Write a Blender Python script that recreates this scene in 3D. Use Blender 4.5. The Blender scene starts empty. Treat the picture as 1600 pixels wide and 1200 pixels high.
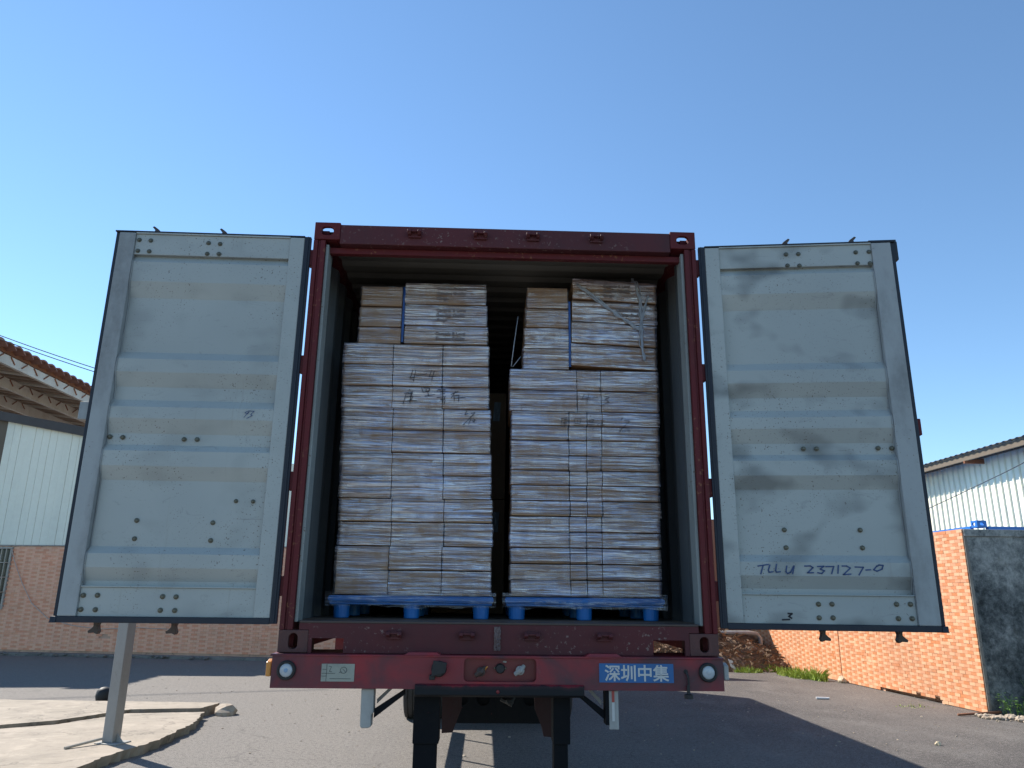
import bpy, bmesh, math, random
from mathutils import Vector, Matrix, noise
random.seed(11)
C = bpy.context.scene.collection
SC = bpy.context.scene
PI = math.pi

# ---------------------------------------------------------------- camera
def cam_axes(p, y, r):
    f = Vector((math.sin(y)*math.cos(p), math.cos(y)*math.cos(p), math.sin(p)))
    rt = Vector((math.cos(y), -math.sin(y), 0)); up = rt.cross(f)
    c, s = math.cos(r), math.sin(r)
    return c*rt+s*up, -s*rt+c*up, f
cd = bpy.data.cameras.new('camera'); cam = bpy.data.objects.new('camera', cd); C.objects.link(cam)
rt, up, fw = cam_axes(math.radians(15.4938), math.radians(1.92442), math.radians(0.67586))
mw = Matrix(((rt.x, up.x, -fw.x, 0), (rt.y, up.y, -fw.y, 0), (rt.z, up.z, -fw.z, 0), (0, 0, 0, 1)))
mw.translation = Vector((-0.1004, -4.388, 1.7792))
cam.matrix_world = mw
cd.sensor_width = 36; cd.lens = 1175.48/1600*36; cd.clip_start = .05; cd.clip_end = 3000
SC.camera = cam

# ---------------------------------------------------------------- sky, sun, exposure
SUN = Vector((-.87, .75, 1.0)).normalized()          # towards the sun: behind the truck, to the left
elev = math.asin(SUN.z); azim = math.atan2(SUN.x, SUN.y)
w = bpy.data.worlds.new('World'); SC.world = w; w.use_nodes = True
nt = w.node_tree; nt.nodes.clear()
sky = nt.nodes.new('ShaderNodeTexSky'); sky.sky_type = 'NISHITA'; sky.sun_disc = False
sky.sun_elevation = elev; sky.sun_rotation = azim
sky.air_density = .95; sky.dust_density = .0; sky.ozone_density = .7; sky.altitude = 500
bg = nt.nodes.new('ShaderNodeBackground'); bg.inputs['Strength'].default_value = .118
wo = nt.nodes.new('ShaderNodeOutputWorld')
tint_ = nt.nodes.new('ShaderNodeMix'); tint_.data_type = 'RGBA'; tint_.blend_type = 'MULTIPLY'; tint_.inputs[0].default_value = 1; tint_.inputs[7].default_value = (.84, 1.03, 1.12, 1)   # clear, slightly cyan air
nt.links.new(sky.outputs[0], tint_.inputs[6]); nt.links.new(tint_.outputs[2], bg.inputs[0]); nt.links.new(bg.outputs[0], wo.inputs[0])
sd = bpy.data.lights.new('sun', 'SUN'); sd.energy = 5.0; sd.angle = math.radians(.53); sd.color = (1, .94, .85)
so = bpy.data.objects.new('sun', sd); C.objects.link(so)
so.rotation_euler = SUN.to_track_quat('Z', 'Y').to_euler(); so.location = (-20, 20, 30)
SC.view_settings.view_transform = 'Standard'; SC.view_settings.look = 'None'
SC.view_settings.exposure = 0.70; SC.view_settings.gamma = 1; SC.view_settings.use_curve_mapping = False
SC.cycles.max_bounces = 8; SC.cycles.transparent_max_bounces = 24

# ---------------------------------------------------------------- materials
class NB:
    """tiny node-tree builder"""
    def __init__(s, name):
        s.m = bpy.data.materials.new(name); s.m.use_nodes = True
        s.t = s.m.node_tree; s.t.nodes.clear()
        s.out = s.t.nodes.new('ShaderNodeOutputMaterial')
        s.b = s.t.nodes.new('ShaderNodeBsdfPrincipled')
        s.t.links.new(s.b.outputs[0], s.out.inputs[0])
        g = s.t.nodes.new('ShaderNodeNewGeometry'); s.pos = g.outputs['Position']; s.geo = g
    def n(s, kind, **kw):
        x = s.t.nodes.new('ShaderNode'+kind)
        for k, v in kw.items(): setattr(x, k, v)
        return x
    def link(s, a, b): s.t.links.new(a, b)
    def vec(s, sc=(1, 1, 1), rot=(0, 0, 0), loc=(0, 0, 0), src=None):
        x = s.n('Mapping'); x.inputs['Scale'].default_value = sc; x.inputs['Rotation'].default_value = rot
        x.inputs['Location'].default_value = loc; s.link(src or s.pos, x.inputs['Vector']); return x.outputs[0]
    def noise(s, scale, detail=4, rough=.55, v=None, dist=0):
        x = s.n('TexNoise'); x.inputs['Scale'].default_value = scale; x.inputs['Detail'].default_value = detail
        x.inputs['Roughness'].default_value = rough; x.inputs['Distortion'].default_value = dist
        s.link(v or s.pos, x.inputs['Vector']); return x.outputs['Fac']
    def ramp(s, f, stops):
        x = s.n('ValToRGB'); e = x.color_ramp.elements
        while len(e) < len(stops): e.new(.5)
        for i, (p, c) in enumerate(stops):
            e[i].position = p
            e[i].color = (c, c, c, 1) if not hasattr(c, '__len__') else (*c, 1)
        s.link(f, x.inputs[0]); return x.outputs[0]
    def mix(s, f, a, b, mode='MIX'):
        x = s.n('Mix'); x.data_type = 'RGBA'; x.blend_type = mode
        for i, v in ((0, f), (6, a), (7, b)):
            if hasattr(v, 'is_linked') or hasattr(v, 'links'): s.link(v, x.inputs[i])
            elif i == 0: x.inputs[0].default_value = v
            else: x.inputs[i].default_value = (*v, 1)
        return x.outputs[2]
    def math(s, op, a, b=0.0):
        x = s.n('Math', operation=op)
        for i, v in enumerate((a, b)):
            if hasattr(v, 'links'): s.link(v, x.inputs[i])
            else: x.inputs[i].default_value = v
        return x.outputs[0]
    def bump(s, h, strength=.3, dist=.01):
        x = s.n('Bump'); x.inputs['Strength'].default_value = strength; x.inputs['Distance'].default_value = dist
        s.link(h, x.inputs['Height']); s.link(x.outputs[0], s.b.inputs['Normal']); return x.outputs[0]
    def col(s, c):
        if hasattr(c, 'links'): s.link(c, s.b.inputs['Base Color'])
        else: s.b.inputs['Base Color'].default_value = (*c, 1)
    def set(s, rough=None, metal=None, spec=None):
        for k, v in (('Roughness', rough), ('Metallic', metal), ('Specular IOR Level', spec)):
            if v is None: continue
            if hasattr(v, 'links'): s.link(v, s.b.inputs[k])
            else: s.b.inputs[k].default_value = v

def sc3(c, k): return tuple(min(1, x*k) for x in c)

def worn(name, base, rough=.5, dirt=(.1, .09, .08), dirt_amt=.5, dirt_scale=1.6, speck=None, speck_scale=40, speck_at=.68, bump=.15, metal=0, bscale=60, streak=True, spec=None):
    b = NB(name)
    v = b.vec((1, 1, .35)) if streak else b.pos
    n1 = b.noise(dirt_scale, 6, .62, v)
    n2 = b.noise(dirt_scale*9, 4, .6)
    f = b.ramp(n1, [(.42, 0), (.72, dirt_amt)])
    c = b.mix(f, base, dirt)
    c = b.mix(b.ramp(n2, [(.35, 0), (.75, .28)]), c, sc3(base, 1.18))
    if speck:
        n3 = b.noise(speck_scale, 3, .7)
        n4 = b.noise(3.1, 2, .5, b.vec(loc=(7, 3, 5)))
        ff = b.math('MULTIPLY', b.ramp(n3, [(speck_at-.02, 0), (speck_at+.03, 1)]), b.ramp(n4, [(.45, 0), (.62, 1)]))
        c = b.mix(ff, c, speck)
    b.col(c)
    b.set(b.math('ADD', b.math('MULTIPLY', n2, .25), rough-.12), metal, spec)
    b.bump(b.noise(bscale, 3), bump, .004)
    return b.m

M = {}
# inner door paint: pale grey with soft soot smudges and pin rust
def door_mat():
    b = NB('door_paint'); base = (.385, .405, .385)
    big = b.noise(1.1, 3, .5, b.vec((1, 1, 1.3), loc=(3, 0, 1)))
    c = b.mix(b.ramp(big, [(.40, 0), (.70, .75)]), base, (.315, .335, .325))
    sxx = b.n('SeparateXYZ'); b.link(b.pos, sxx.inputs[0]); side = b.ramp(b.math('ADD', b.math('MULTIPLY', sxx.outputs[0], .2), .5), [(.30, .35), (.60, 1)])
    sm = b.noise(3.4, 2, .45, b.vec((1, 1, 1.5), loc=(11.3, 0, 4.2)))
    c = b.mix(b.math('MULTIPLY', side, b.ramp(sm, [(.525, 0), (.70, .62)])), c, (.10, .107, .105))
    scr = b.noise(7, 5, .75, b.vec((1, 1, 2.2), rot=(0, .2, 0)), 1.2)
    c = b.mix(b.ramp(scr, [(.60, 0), (.66, .30)]), c, (.20, .21, .21))
    pin = b.noise(95, 2, .6); msk = b.noise(2.2, 4, .6, b.vec(loc=(2, 9, 6)))
    c = b.mix(b.math('MULTIPLY', b.ramp(pin, [(.64, 0), (.69, 1)]), b.ramp(msk, [(.42, 0), (.60, .9)])), c, (.10, .07, .05))
    rs = b.noise(9, 5, .7, b.vec((1, 1, .5), loc=(5, 5, 5)))
    c = b.mix(b.ramp(rs, [(.735, 0), (.77, .8)]), c, (.28, .12, .05))
    sx_ = b.noise(1.0, 4, .7, b.vec((2.2, 1, 60), rot=(0, .06, 0), loc=(0, 0, 9)), .3); sm_ = b.noise(1.7, 3, .6, b.vec(loc=(1, 4, 8)))
    c = b.mix(b.math('MULTIPLY', b.ramp(sx_, [(.66, 0), (.70, .6)]), b.ramp(sm_, [(.45, 0), (.6, 1)])), c, (.17, .165, .155))
    run = b.noise(1.0, 4, .65, b.vec((26, 1, .9), loc=(4, 0, 0)))
    c = b.mix(b.math('MULTIPLY', b.ramp(run, [(.62, 0), (.75, .45)]), b.ramp(sm_, [(.35, 1), (.55, 0)])), c, (.24, .215, .17))
    b.col(c); b.set(.48); b.bump(b.noise(14, 5, .6), .12, .006)
    return b.m
M['door'] = door_mat()
M['frame_dirty'] = worn('frame_paint_scuffed', (.32, .335, .335), .5, (.09, .085, .08), .85, 3.2, (.14, .10, .07), 60, .66)
M['gasket'] = worn('rubber_gasket', (.009, .014, .026), .6, (.02, .022, .026), .5, 4, bump=.1)
M['bolt'] = worn('zinc_bolt', (.12, .115, .09), .42, (.10, .08, .05), .6, 30, metal=.6)
M['rust_dark'] = worn('grimy_red_steel', (.032, .008, .008), .75, (.012, .009, .009), .85, 4)
M['steel_dark'] = worn('dark_worn_steel', (.07, .055, .05), .55, (.10, .05, .03), .6, 12, metal=.3)
M['red'] = worn('oxide_red_paint', (.112, .016, .019), .55, (.07, .022, .022), .7, 2.2, spec=.2, speck= (.22, .09, .05), speck_scale=38, speck_at=.62)
M['red_rail'] = worn('faded_red_paint', (.098, .023, .026), .6, (.050, .024, .027), .8, 2.0, spec=.25, speck= (.20, .13, .115), speck_scale=42, speck_at=.63)
M['red_cast'] = worn('rusty_casting', (.10, .035, .03), .65, (.035, .022, .02), .85, 9, (.20, .10, .07), 60, .62, bump=.5)
def chassis_mat():
    b = NB('chassis_paint'); base = (.25, .013, .022)
    n1 = b.noise(2.3, 4, .55, b.vec((1, 1, 1.2), loc=(1.2, 0, 0)), .6)
    c = b.mix(b.ramp(n1, [(.42, 0), (.62, .85)]), base, (.045, .022, .031))
    n2 = b.noise(3.6, 3, .5, b.vec((1, 1, 1.6), loc=(8, 2, 3)))
    c = b.mix(b.ramp(n2, [(.60, 0), (.66, .85)]), c, (.30, .008, .014))
    n3 = b.noise(30, 4, .7)
    c = b.mix(b.ramp(n3, [(.62, 0), (.74, .35)]), c, (.10, .07, .07))
    b.col(c); b.set(.5); b.bump(b.noise(25, 4), .12, .004); return b.m
M['chassis'] = chassis_mat()
M['chassis_red'] = worn('fresh_red_paint', (.17, .008, .013), .4, (.08, .02, .02), .5, 5)
M['black_steel'] = worn('greasy_black_steel', (.005, .006, .008), .85, (.014, .013, .013), .6, 3, (.12, .03, .03), 30, .7, spec=.2)
M['black_matte'] = worn('black_rubber_plug', (.012, .012, .013), .6, (.02, .02, .02), .3, 6)
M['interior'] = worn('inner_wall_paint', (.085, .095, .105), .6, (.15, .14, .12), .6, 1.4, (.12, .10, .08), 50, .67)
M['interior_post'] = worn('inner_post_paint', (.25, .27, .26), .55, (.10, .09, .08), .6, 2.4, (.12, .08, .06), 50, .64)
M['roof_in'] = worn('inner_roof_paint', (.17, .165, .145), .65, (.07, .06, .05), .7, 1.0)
M['ply'] = worn('plywood_floor', (.13, .085, .055), .7, (.05, .035, .03), .7, 2.5)
M['grey_worn'] = worn('pale_worn_steel', (.36, .36, .34), .5, (.14, .12, .11), .6, 6, (.2, .08, .05), 50, .66)
M['ink_blue'] = worn('blue_marker', (.045, .08, .19), .7, (.02, .03, .08), .4, 12)
M['ink_black'] = worn('black_marker', (.018, .018, .025), .7, (.03, .03, .03), .2, 12)

def card_mat():
    b = NB('cardboard'); base = (.36, .205, .105)
    oi = b.n('ObjectInfo')
    c = b.mix(b.ramp(oi.outputs['Random'], [(0, 0), (1, .45)]), base, (.36, .235, .14))
    c = b.mix(b.ramp(b.noise(2.5, 5), [(.4, 0), (.75, .4)]), c, (.27, .155, .08))
    fl = b.noise(60, 2, .5, b.vec((1, 1, .15)))
    c = b.mix(b.ramp(fl, [(.3, 0), (.8, .12)]), c, (.2, .12, .06))
    b.col(c); b.set(.75); b.bump(fl, .1, .002); return b.m
M['card'] = card_mat()
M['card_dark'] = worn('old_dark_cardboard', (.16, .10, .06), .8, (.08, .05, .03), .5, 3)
M['print'] = worn('carton_print', (.17, .14, .14), .8, (.15, .12, .12), .4, 20)

def film_mat(name, tilt=0.0, lo=.40, hi=.62, amt=.78, zs=38, tint=(.58, .56, .64)):
    """clear stretch film: gathered into long drawn folds with sky glints painted into their colour, clear between them"""
    b = NB(name)
    wob = b.n('VectorMath', operation='ADD'); wn = b.n('TexNoise'); wn.inputs['Scale'].default_value = 2.6; wn.inputs['Detail'].default_value = 2
    b.link(b.pos, wn.inputs['Vector']); sc_ = b.n('VectorMath', operation='SCALE'); sc_.inputs['Scale'].default_value = .022
    b.link(wn.outputs['Color'], sc_.inputs[0]); b.link(b.pos, wob.inputs[0]); b.link(sc_.outputs[0], wob.inputs[1]); src = wob.outputs[0]
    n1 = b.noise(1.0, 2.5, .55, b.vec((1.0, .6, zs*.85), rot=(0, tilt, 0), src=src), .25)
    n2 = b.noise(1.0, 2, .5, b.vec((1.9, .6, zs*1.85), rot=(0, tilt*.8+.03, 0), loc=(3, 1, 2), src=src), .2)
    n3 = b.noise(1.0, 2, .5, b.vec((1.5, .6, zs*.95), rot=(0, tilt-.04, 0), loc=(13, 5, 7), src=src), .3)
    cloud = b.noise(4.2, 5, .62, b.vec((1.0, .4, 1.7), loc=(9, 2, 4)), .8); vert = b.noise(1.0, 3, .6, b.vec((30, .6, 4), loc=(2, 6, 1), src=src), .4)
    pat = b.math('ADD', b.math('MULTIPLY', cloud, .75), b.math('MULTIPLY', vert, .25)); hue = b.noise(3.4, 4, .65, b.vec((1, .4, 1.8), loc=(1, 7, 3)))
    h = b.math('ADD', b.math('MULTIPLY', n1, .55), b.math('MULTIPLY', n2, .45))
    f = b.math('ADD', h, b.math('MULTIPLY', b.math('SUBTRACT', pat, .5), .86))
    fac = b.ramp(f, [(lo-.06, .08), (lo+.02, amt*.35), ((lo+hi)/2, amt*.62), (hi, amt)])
    gap = b.ramp(b.math('ABSOLUTE', b.math('SUBTRACT', n3, .5)), [(.004, .30), (.022, 1)])     # clear slits showing the card, standing in for shaded fold creases
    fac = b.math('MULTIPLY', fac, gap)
    thick_glint = b.ramp(b.math('ADD', n2, b.math('MULTIPLY', b.math('SUBTRACT', n1, .5), .6)), [(.38, 0), (.66, 1)])
    c1 = b.mix(thick_glint, (.25, .25, .34), (.57, .58, .76)); c2 = b.mix(thick_glint, (.35, .27, .25), (.68, .59, .56))  # bluish patches paint the sky's reflection, pale streaks its glints, into milky film
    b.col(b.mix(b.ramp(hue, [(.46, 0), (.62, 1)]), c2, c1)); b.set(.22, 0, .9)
    nrm = b.bump(h, .9, .034)
    gl = b.n('BsdfGlossy'); gl.inputs['Roughness'].default_value = .22; gl.inputs['Color'].default_value = (.9, .93, 1, 1); b.link(nrm, gl.inputs['Normal'])
    m0 = b.n('MixShader'); m0.inputs[0].default_value = .35; b.link(b.b.outputs[0], m0.inputs[1]); b.link(gl.outputs[0], m0.inputs[2])
    tr = b.n('BsdfTransparent'); tr.inputs[0].default_value = (.95, .95, .96, 1)
    mx = b.n('MixShader'); b.link(fac, mx.inputs[0]); b.link(tr.outputs[0], mx.inputs[1]); b.link(m0.outputs[0], mx.inputs[2])
    b.link(mx.outputs[0], b.out.inputs[0]); return b.m
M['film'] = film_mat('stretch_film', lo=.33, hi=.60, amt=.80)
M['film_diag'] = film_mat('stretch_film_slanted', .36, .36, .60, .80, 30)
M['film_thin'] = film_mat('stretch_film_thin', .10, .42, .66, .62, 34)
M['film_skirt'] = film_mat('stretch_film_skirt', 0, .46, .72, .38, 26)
M['film_rope'] = worn('stretch_film_bunched', (.36, .385, .43), .22, (.20, .21, .24), .5, 30, bump=.5)

M['blue'] = worn('blue_plastic', (.008, .13, .40), .45, (.01, .05, .16), .5, 3)
M['weld'] = worn('scraped_weld', (.15, .105, .10), .7, (.05, .03, .03), .8, 16, (.32, .29, .28), 70, .55, bump=.6)
M['chalk'] = worn('pale_scrape', (.40, .37, .335), .85, (.2, .18, .165), .9, 6)
def greasy_bar():
    b = NB('greasy_red_bar'); sx = b.n('SeparateXYZ'); b.link(b.pos, sx.inputs[0])
    n = b.noise(7, 5, .65, b.vec((1, 1, .4))); f = b.math('ADD', b.math('MULTIPLY', b.math('SUBTRACT', sx.outputs[2], 1.285), 16), n)
    c = b.ramp(f, [(.35, (.008, .009, .011)), (.62, (.03, .014, .017)), (.80, (.20, .016, .024))]); b.col(c); b.set(.6, 0, .25); b.bump(n, .2, .005); return b.m
M['greasy_bar'] = greasy_bar()
M['pouch'] = worn('grey_plastic_pouch', (.13, .16, .19), .3, (.06, .07, .08), .6, 14)
M['strip'] = worn('deep_blue_film', (.012, .06, .24), .3, (.01, .03, .1), .6, 14)
M['blue_steel'] = worn('blue_painted_steel', (.012, .16, .55), .4, (.03, .10, .25), .4, 3)
M['white_plate'] = worn('faded_type_plate', (.30, .31, .26), .55, (.14, .14, .12), .7, 9, streak=False)
M['lens'] = worn('lamp_lens', (.42, .45, .47), .18, (.4, .4, .42), .3, 20)
M['lens_hub'] = worn('lamp_reflector', (.22, .32, .45), .25, (.2, .25, .3), .3, 30)
M['amber'] = worn('amber_lens', (.62, .26, .05), .3, (.3, .2, .1), .4, 10)
M['sign_blue'] = worn('blue_sign_panel', (.010, .12, .34), .45, (.02, .08, .18), .5, 7)
M['sign_white'] = worn('sign_lettering', (.52, .52, .50), .5, (.35, .35, .33), .4, 20)
M['reflect_red'] = worn('red_reflector', (.38, .05, .04), .4, (.2, .06, .05), .4, 12)
M['tyre'] = worn('tyre_rubber', (.022, .021, .021), .75, (.06, .055, .05), .6, 5)
M['rim'] = worn('rusty_rim', (.12, .10, .09), .6, (.08, .05, .04), .6, 8)
M['post'] = worn('galvanised_post', (.30, .29, .275), .5, (.20, .19, .175), .6, 3.0, (.15, .12, .09), 40, .7)

def asphalt():
    b = NB('asphalt')
    g1 = b.noise(95, 3, .75); g2 = b.noise(20, 5, .8); big = b.noise(.35, 4, .55); mid = b.noise(1.7, 5, .6, b.vec((1, .6, 1)))
    c = b.mix(b.ramp(big, [(.38, 0), (.66, 1)]), (.140, .124, .112), (.078, .069, .064))
    sx = b.n('SeparateXYZ'); b.link(b.pos, sx.inputs[0])
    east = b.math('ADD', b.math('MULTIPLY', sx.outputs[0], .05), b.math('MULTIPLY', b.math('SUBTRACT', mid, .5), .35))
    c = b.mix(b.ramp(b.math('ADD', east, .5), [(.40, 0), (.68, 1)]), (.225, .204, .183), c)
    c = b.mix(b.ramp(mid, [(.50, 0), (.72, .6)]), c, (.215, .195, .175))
    c = b.mix(b.ramp(g1, [(.36, .92), (.49, 0)]), c, (.045, .041, .038))
    c = b.mix(b.ramp(g1, [(.54, 0), (.64, .85)]), c, (.42, .39, .35))
    c = b.mix(b.ramp(g2, [(.52, 0), (.68, .6)]), c, (.30, .275, .25)); c = b.mix(b.ramp(g2, [(.34, .7), (.47, 0)]), c, (.045, .042, .040))
    cr = b.n('TexVoronoi', feature='DISTANCE_TO_EDGE'); cr.inputs['Scale'].default_value = .33
    b.link(b.vec(src=None), cr.inputs['Vector'])
    wv = b.n('VectorMath', operation='ADD'); b.link(b.pos, wv.inputs[0])
    wn = b.n('TexNoise'); wn.inputs['Scale'].default_value = 1.3; wn.inputs['Detail'].default_value = 5; b.link(b.pos, wn.inputs['Vector'])
    b.link(wn.outputs['Color'], wv.inputs[1]); b.link(wv.outputs[0], cr.inputs['Vector'])
    c = b.mix(b.ramp(cr.outputs['Distance'], [(.0, .28), (.005, 0)]), c, (.03, .028, .026))
    wh = b.noise(1.0, 4, .6, b.vec((.55, 1.9, 1), loc=(1.7, .8, 0)))
    spl = b.ramp(wh, [(.735, 0), (.76, .6)])
    c = b.mix(b.math('MULTIPLY', spl, b.ramp(b.noise(9, 4, .7), [(.4, 0), (.6, 1)])), c, (.46, .44, .40))
    b.col(c); b.set(.85, 0, .25)
    b.bump(b.math('ADD', b.math('MULTIPLY', g1, .6), b.math('MULTIPLY', g2, .5)), 1.0, .012)
    return b.m
M['asphalt'] = asphalt()
def concrete(name, a, d, rough=.85):
    b = NB(name)
    n1 = b.noise(.9, 5, .6); n2 = b.noise(7, 5, .6); n3 = b.noise(90, 3, .6)
    c = b.mix(b.ramp(n1, [(.36, 0), (.66, 1)]), a, d)
    c = b.mix(b.ramp(n2, [(.55, 0), (.75, .4)]), c, sc3(a, .7))
    c = b.mix(b.ramp(n3, [(.6, 0), (.75, .35)]), c, sc3(a, .55))
    wv = b.n('VectorMath', operation='ADD'); wn = b.n('TexNoise'); wn.inputs['Scale'].default_value = 2.2; wn.inputs['Detail'].default_value = 6; b.link(b.pos, wn.inputs['Vector'])
    b.link(b.pos, wv.inputs[0]); b.link(wn.outputs['Color'], wv.inputs[1])
    cr = b.n('TexVoronoi', feature='DISTANCE_TO_EDGE'); cr.inputs['Scale'].default_value = .55; b.link(wv.outputs[0], cr.inputs['Vector'])
    c = b.mix(b.ramp(cr.outputs['Distance'], [(0, .6), (.012, 0)]), c, sc3(a, .25))
    st = b.noise(3.2, 6, .72, None, .6)
    c = b.mix(b.ramp(st, [(.52, 0), (.64, .55)]), c, sc3(a, 1.25)); c = b.mix(b.ramp(st, [(.34, .6), (.46, 0)]), c, sc3(a, .55))
    b.col(c); b.set(rough); b.bump(b.math('ADD', n2, b.math('MULTIPLY', n3, .5)), .4, .012); return b.m
M['slab'] = concrete('yard_concrete', (.36, .30, .235), (.29, .245, .19))
M['slab_edge'] = concrete('broken_concrete', (.30, .255, .20), (.18, .15, .12))
M['kerb'] = concrete('dusty_kerb', (.26, .235, .20), (.16, .145, .125))
M['mortar'] = concrete('tile_mortar', (.66, .40, .27), (.56, .33, .22))
def mould():
    b = NB('mouldy_render')
    n1 = b.noise(1.7, 8, .74, b.vec((1, 1, .7), loc=(4, 0, 2))); n2 = b.noise(9, 7, .78, None, .3); sx = b.n('SeparateXYZ'); b.link(b.pos, sx.inputs[0])
    top = b.ramp(b.math('DIVIDE', sx.outputs[2], 2.9), [(.55, 0), (.95, .24)])
    f = b.math('ADD', n1, b.math('MULTIPLY', b.math('SUBTRACT', n2, .5), .95))
    f = b.math('ADD', f, top)
    c = b.ramp(f, [(.30, (.020, .024, .024)), (.45, (.075, .083, .083)), (.58, (.155, .163, .158)), (.80, (.36, .36, .335))])
    c = b.mix(b.ramp(b.noise(3, 4, .6, b.vec(loc=(9, 1, 0))), [(.6, 0), (.75, .6)]), c, (.06, .055, .025))
    b.col(c); b.set(.9); b.bump(b.math('ADD', n2, n1), .5, .03); return b.m
M['mould'] = mould()
def tile_mat(name, c0):
    b = NB(name); n = b.noise(6, 4, .6); n2 = b.noise(70, 2)
    c = b.mix(b.ramp(n, [(.35, 0), (.7, .35)]), c0, sc3(c0, .72))
    g = b.noise(.7, 5, .6, b.vec((1, 1, 1.8)))
    c = b.mix(b.ramp(g, [(.5, 0), (.75, .3)]), c, (.25, .17, .12))
    b.col(c); b.set(.45); b.bump(n2, .15, .003); return b.m
TM = [tile_mat('tile_peach', (.80, .465, .27)), tile_mat('tile_orange', (.67, .265, .12)), tile_mat('tile_salmon', (.74, .355, .195)), tile_mat('tile_deep_orange', (.66, .245, .10))]
TML = [tile_mat('old_tile_salmon', (.99, .51, .31)), tile_mat('old_tile_rust', (.90, .345, .185)), tile_mat('old_tile_pink', (.98, .465, .285)), tile_mat('old_tile_brown', (.93, .40, .225))]
M['clad'] = worn('cream_cladding', (.90, .85, .70), .5, (.62, .60, .50), .5, .8)
M['clad_white'] = worn('pale_cladding', (.88, .84, .66), .65, (.60, .58, .47), .6, .9, (.3, .2, .1), 25, .72)
M['clad_green'] = worn('greenish_cladding', (.62, .68, .56), .65, (.48, .52, .43), .6, .9)
M['trim'] = worn('dark_brown_trim', (.055, .042, .038), .55, (.10, .08, .07), .4, 2)
M['roof_sheet'] = worn('weathered_roof_sheet', (.22, .205, .18), .7, (.12, .10, .08), .7, 1.5)
M['rust'] = worn('rusty_bracket', (.24, .09, .04), .8, (.12, .06, .04), .6, 10)
M['rooftile'] = worn('red_roof_tile', (.27, .12, .085), .7, (.14, .07, .06), .7, 1.6)
M['soffit'] = worn('weathered_soffit', (.36, .27, .21), .8, (.20, .13, .09), .75, 1.2)
M['white_beam'] = worn('whitewashed_beam', (.60, .56, .50), .7, (.36, .27, .2), .6, 2)
M['glass'] = worn('dark_window_pane', (.02, .022, .025), .12, (.03, .03, .03), .3, 3)
M['bar'] = worn('pale_window_bar', (.50, .45, .38), .5, (.30, .22, .15), .5, 8)
M['wood_brown'] = worn('brown_board', (.15, .115, .08), .75, (.12, .08, .05), .6, 2)
M['cable'] = worn('cable_sheath', (.03, .03, .03), .6, (.05, .05, .05), .3, 5)
M['pale_cable'] = worn('pale_cable', (.62, .45, .36), .6, (.5, .4, .3), .3, 5)
M['earth'] = worn('dry_earth', (.16, .105, .07), .95, (.09, .055, .035), .7, 3, bump=.6, bscale=20)
M['straw'] = worn('dry_stems', (.20, .125, .075), .9, (.16, .09, .05), .7, 6)
M['leaf'] = worn('grass_green', (.30, .40, .055), .6, (.42, .40, .11), .5, 8, bump=0)
M['leaf_dark'] = worn('weed_green', (.12, .24, .05), .55, (.20, .28, .08), .5, 8, bump=0)
M['stone'] = worn('rubble_stone', (.42, .35, .27), .9, (.25, .17, .12), .7, 7, bump=.4)
M['stone_white'] = worn('pale_stone', (.62, .52, .36), .85, (.45, .33, .2), .6, 9, bump=.4)
M['litter'] = worn('white_litter', (.75, .74, .72), .6, (.5, .5, .48), .3, 9)
M['brick_red'] = worn('old_brick', (.24, .11, .07), .9, (.12, .07, .05), .6, 3)

# ---------------------------------------------------------------- builders
ORG = {}
def tag(o, label=None, cat=None, group=None, kind=None):
    if label: o['label'] = label
    if cat: o['category'] = cat
    if group: o['group'] = group
    if kind: o['kind'] = kind
    return o
def thing(name, loc, label, cat, group=None, rotz=0, local=False):
    o = bpy.data.objects.new(name, None); C.objects.link(o); o.location = loc; o.rotation_euler = (0, 0, rotz)
    o.empty_display_size = .2
    ORG[o.name] = Vector((0, 0, 0)) if local else Vector(loc)
    return tag(o, label, cat, group)

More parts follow.
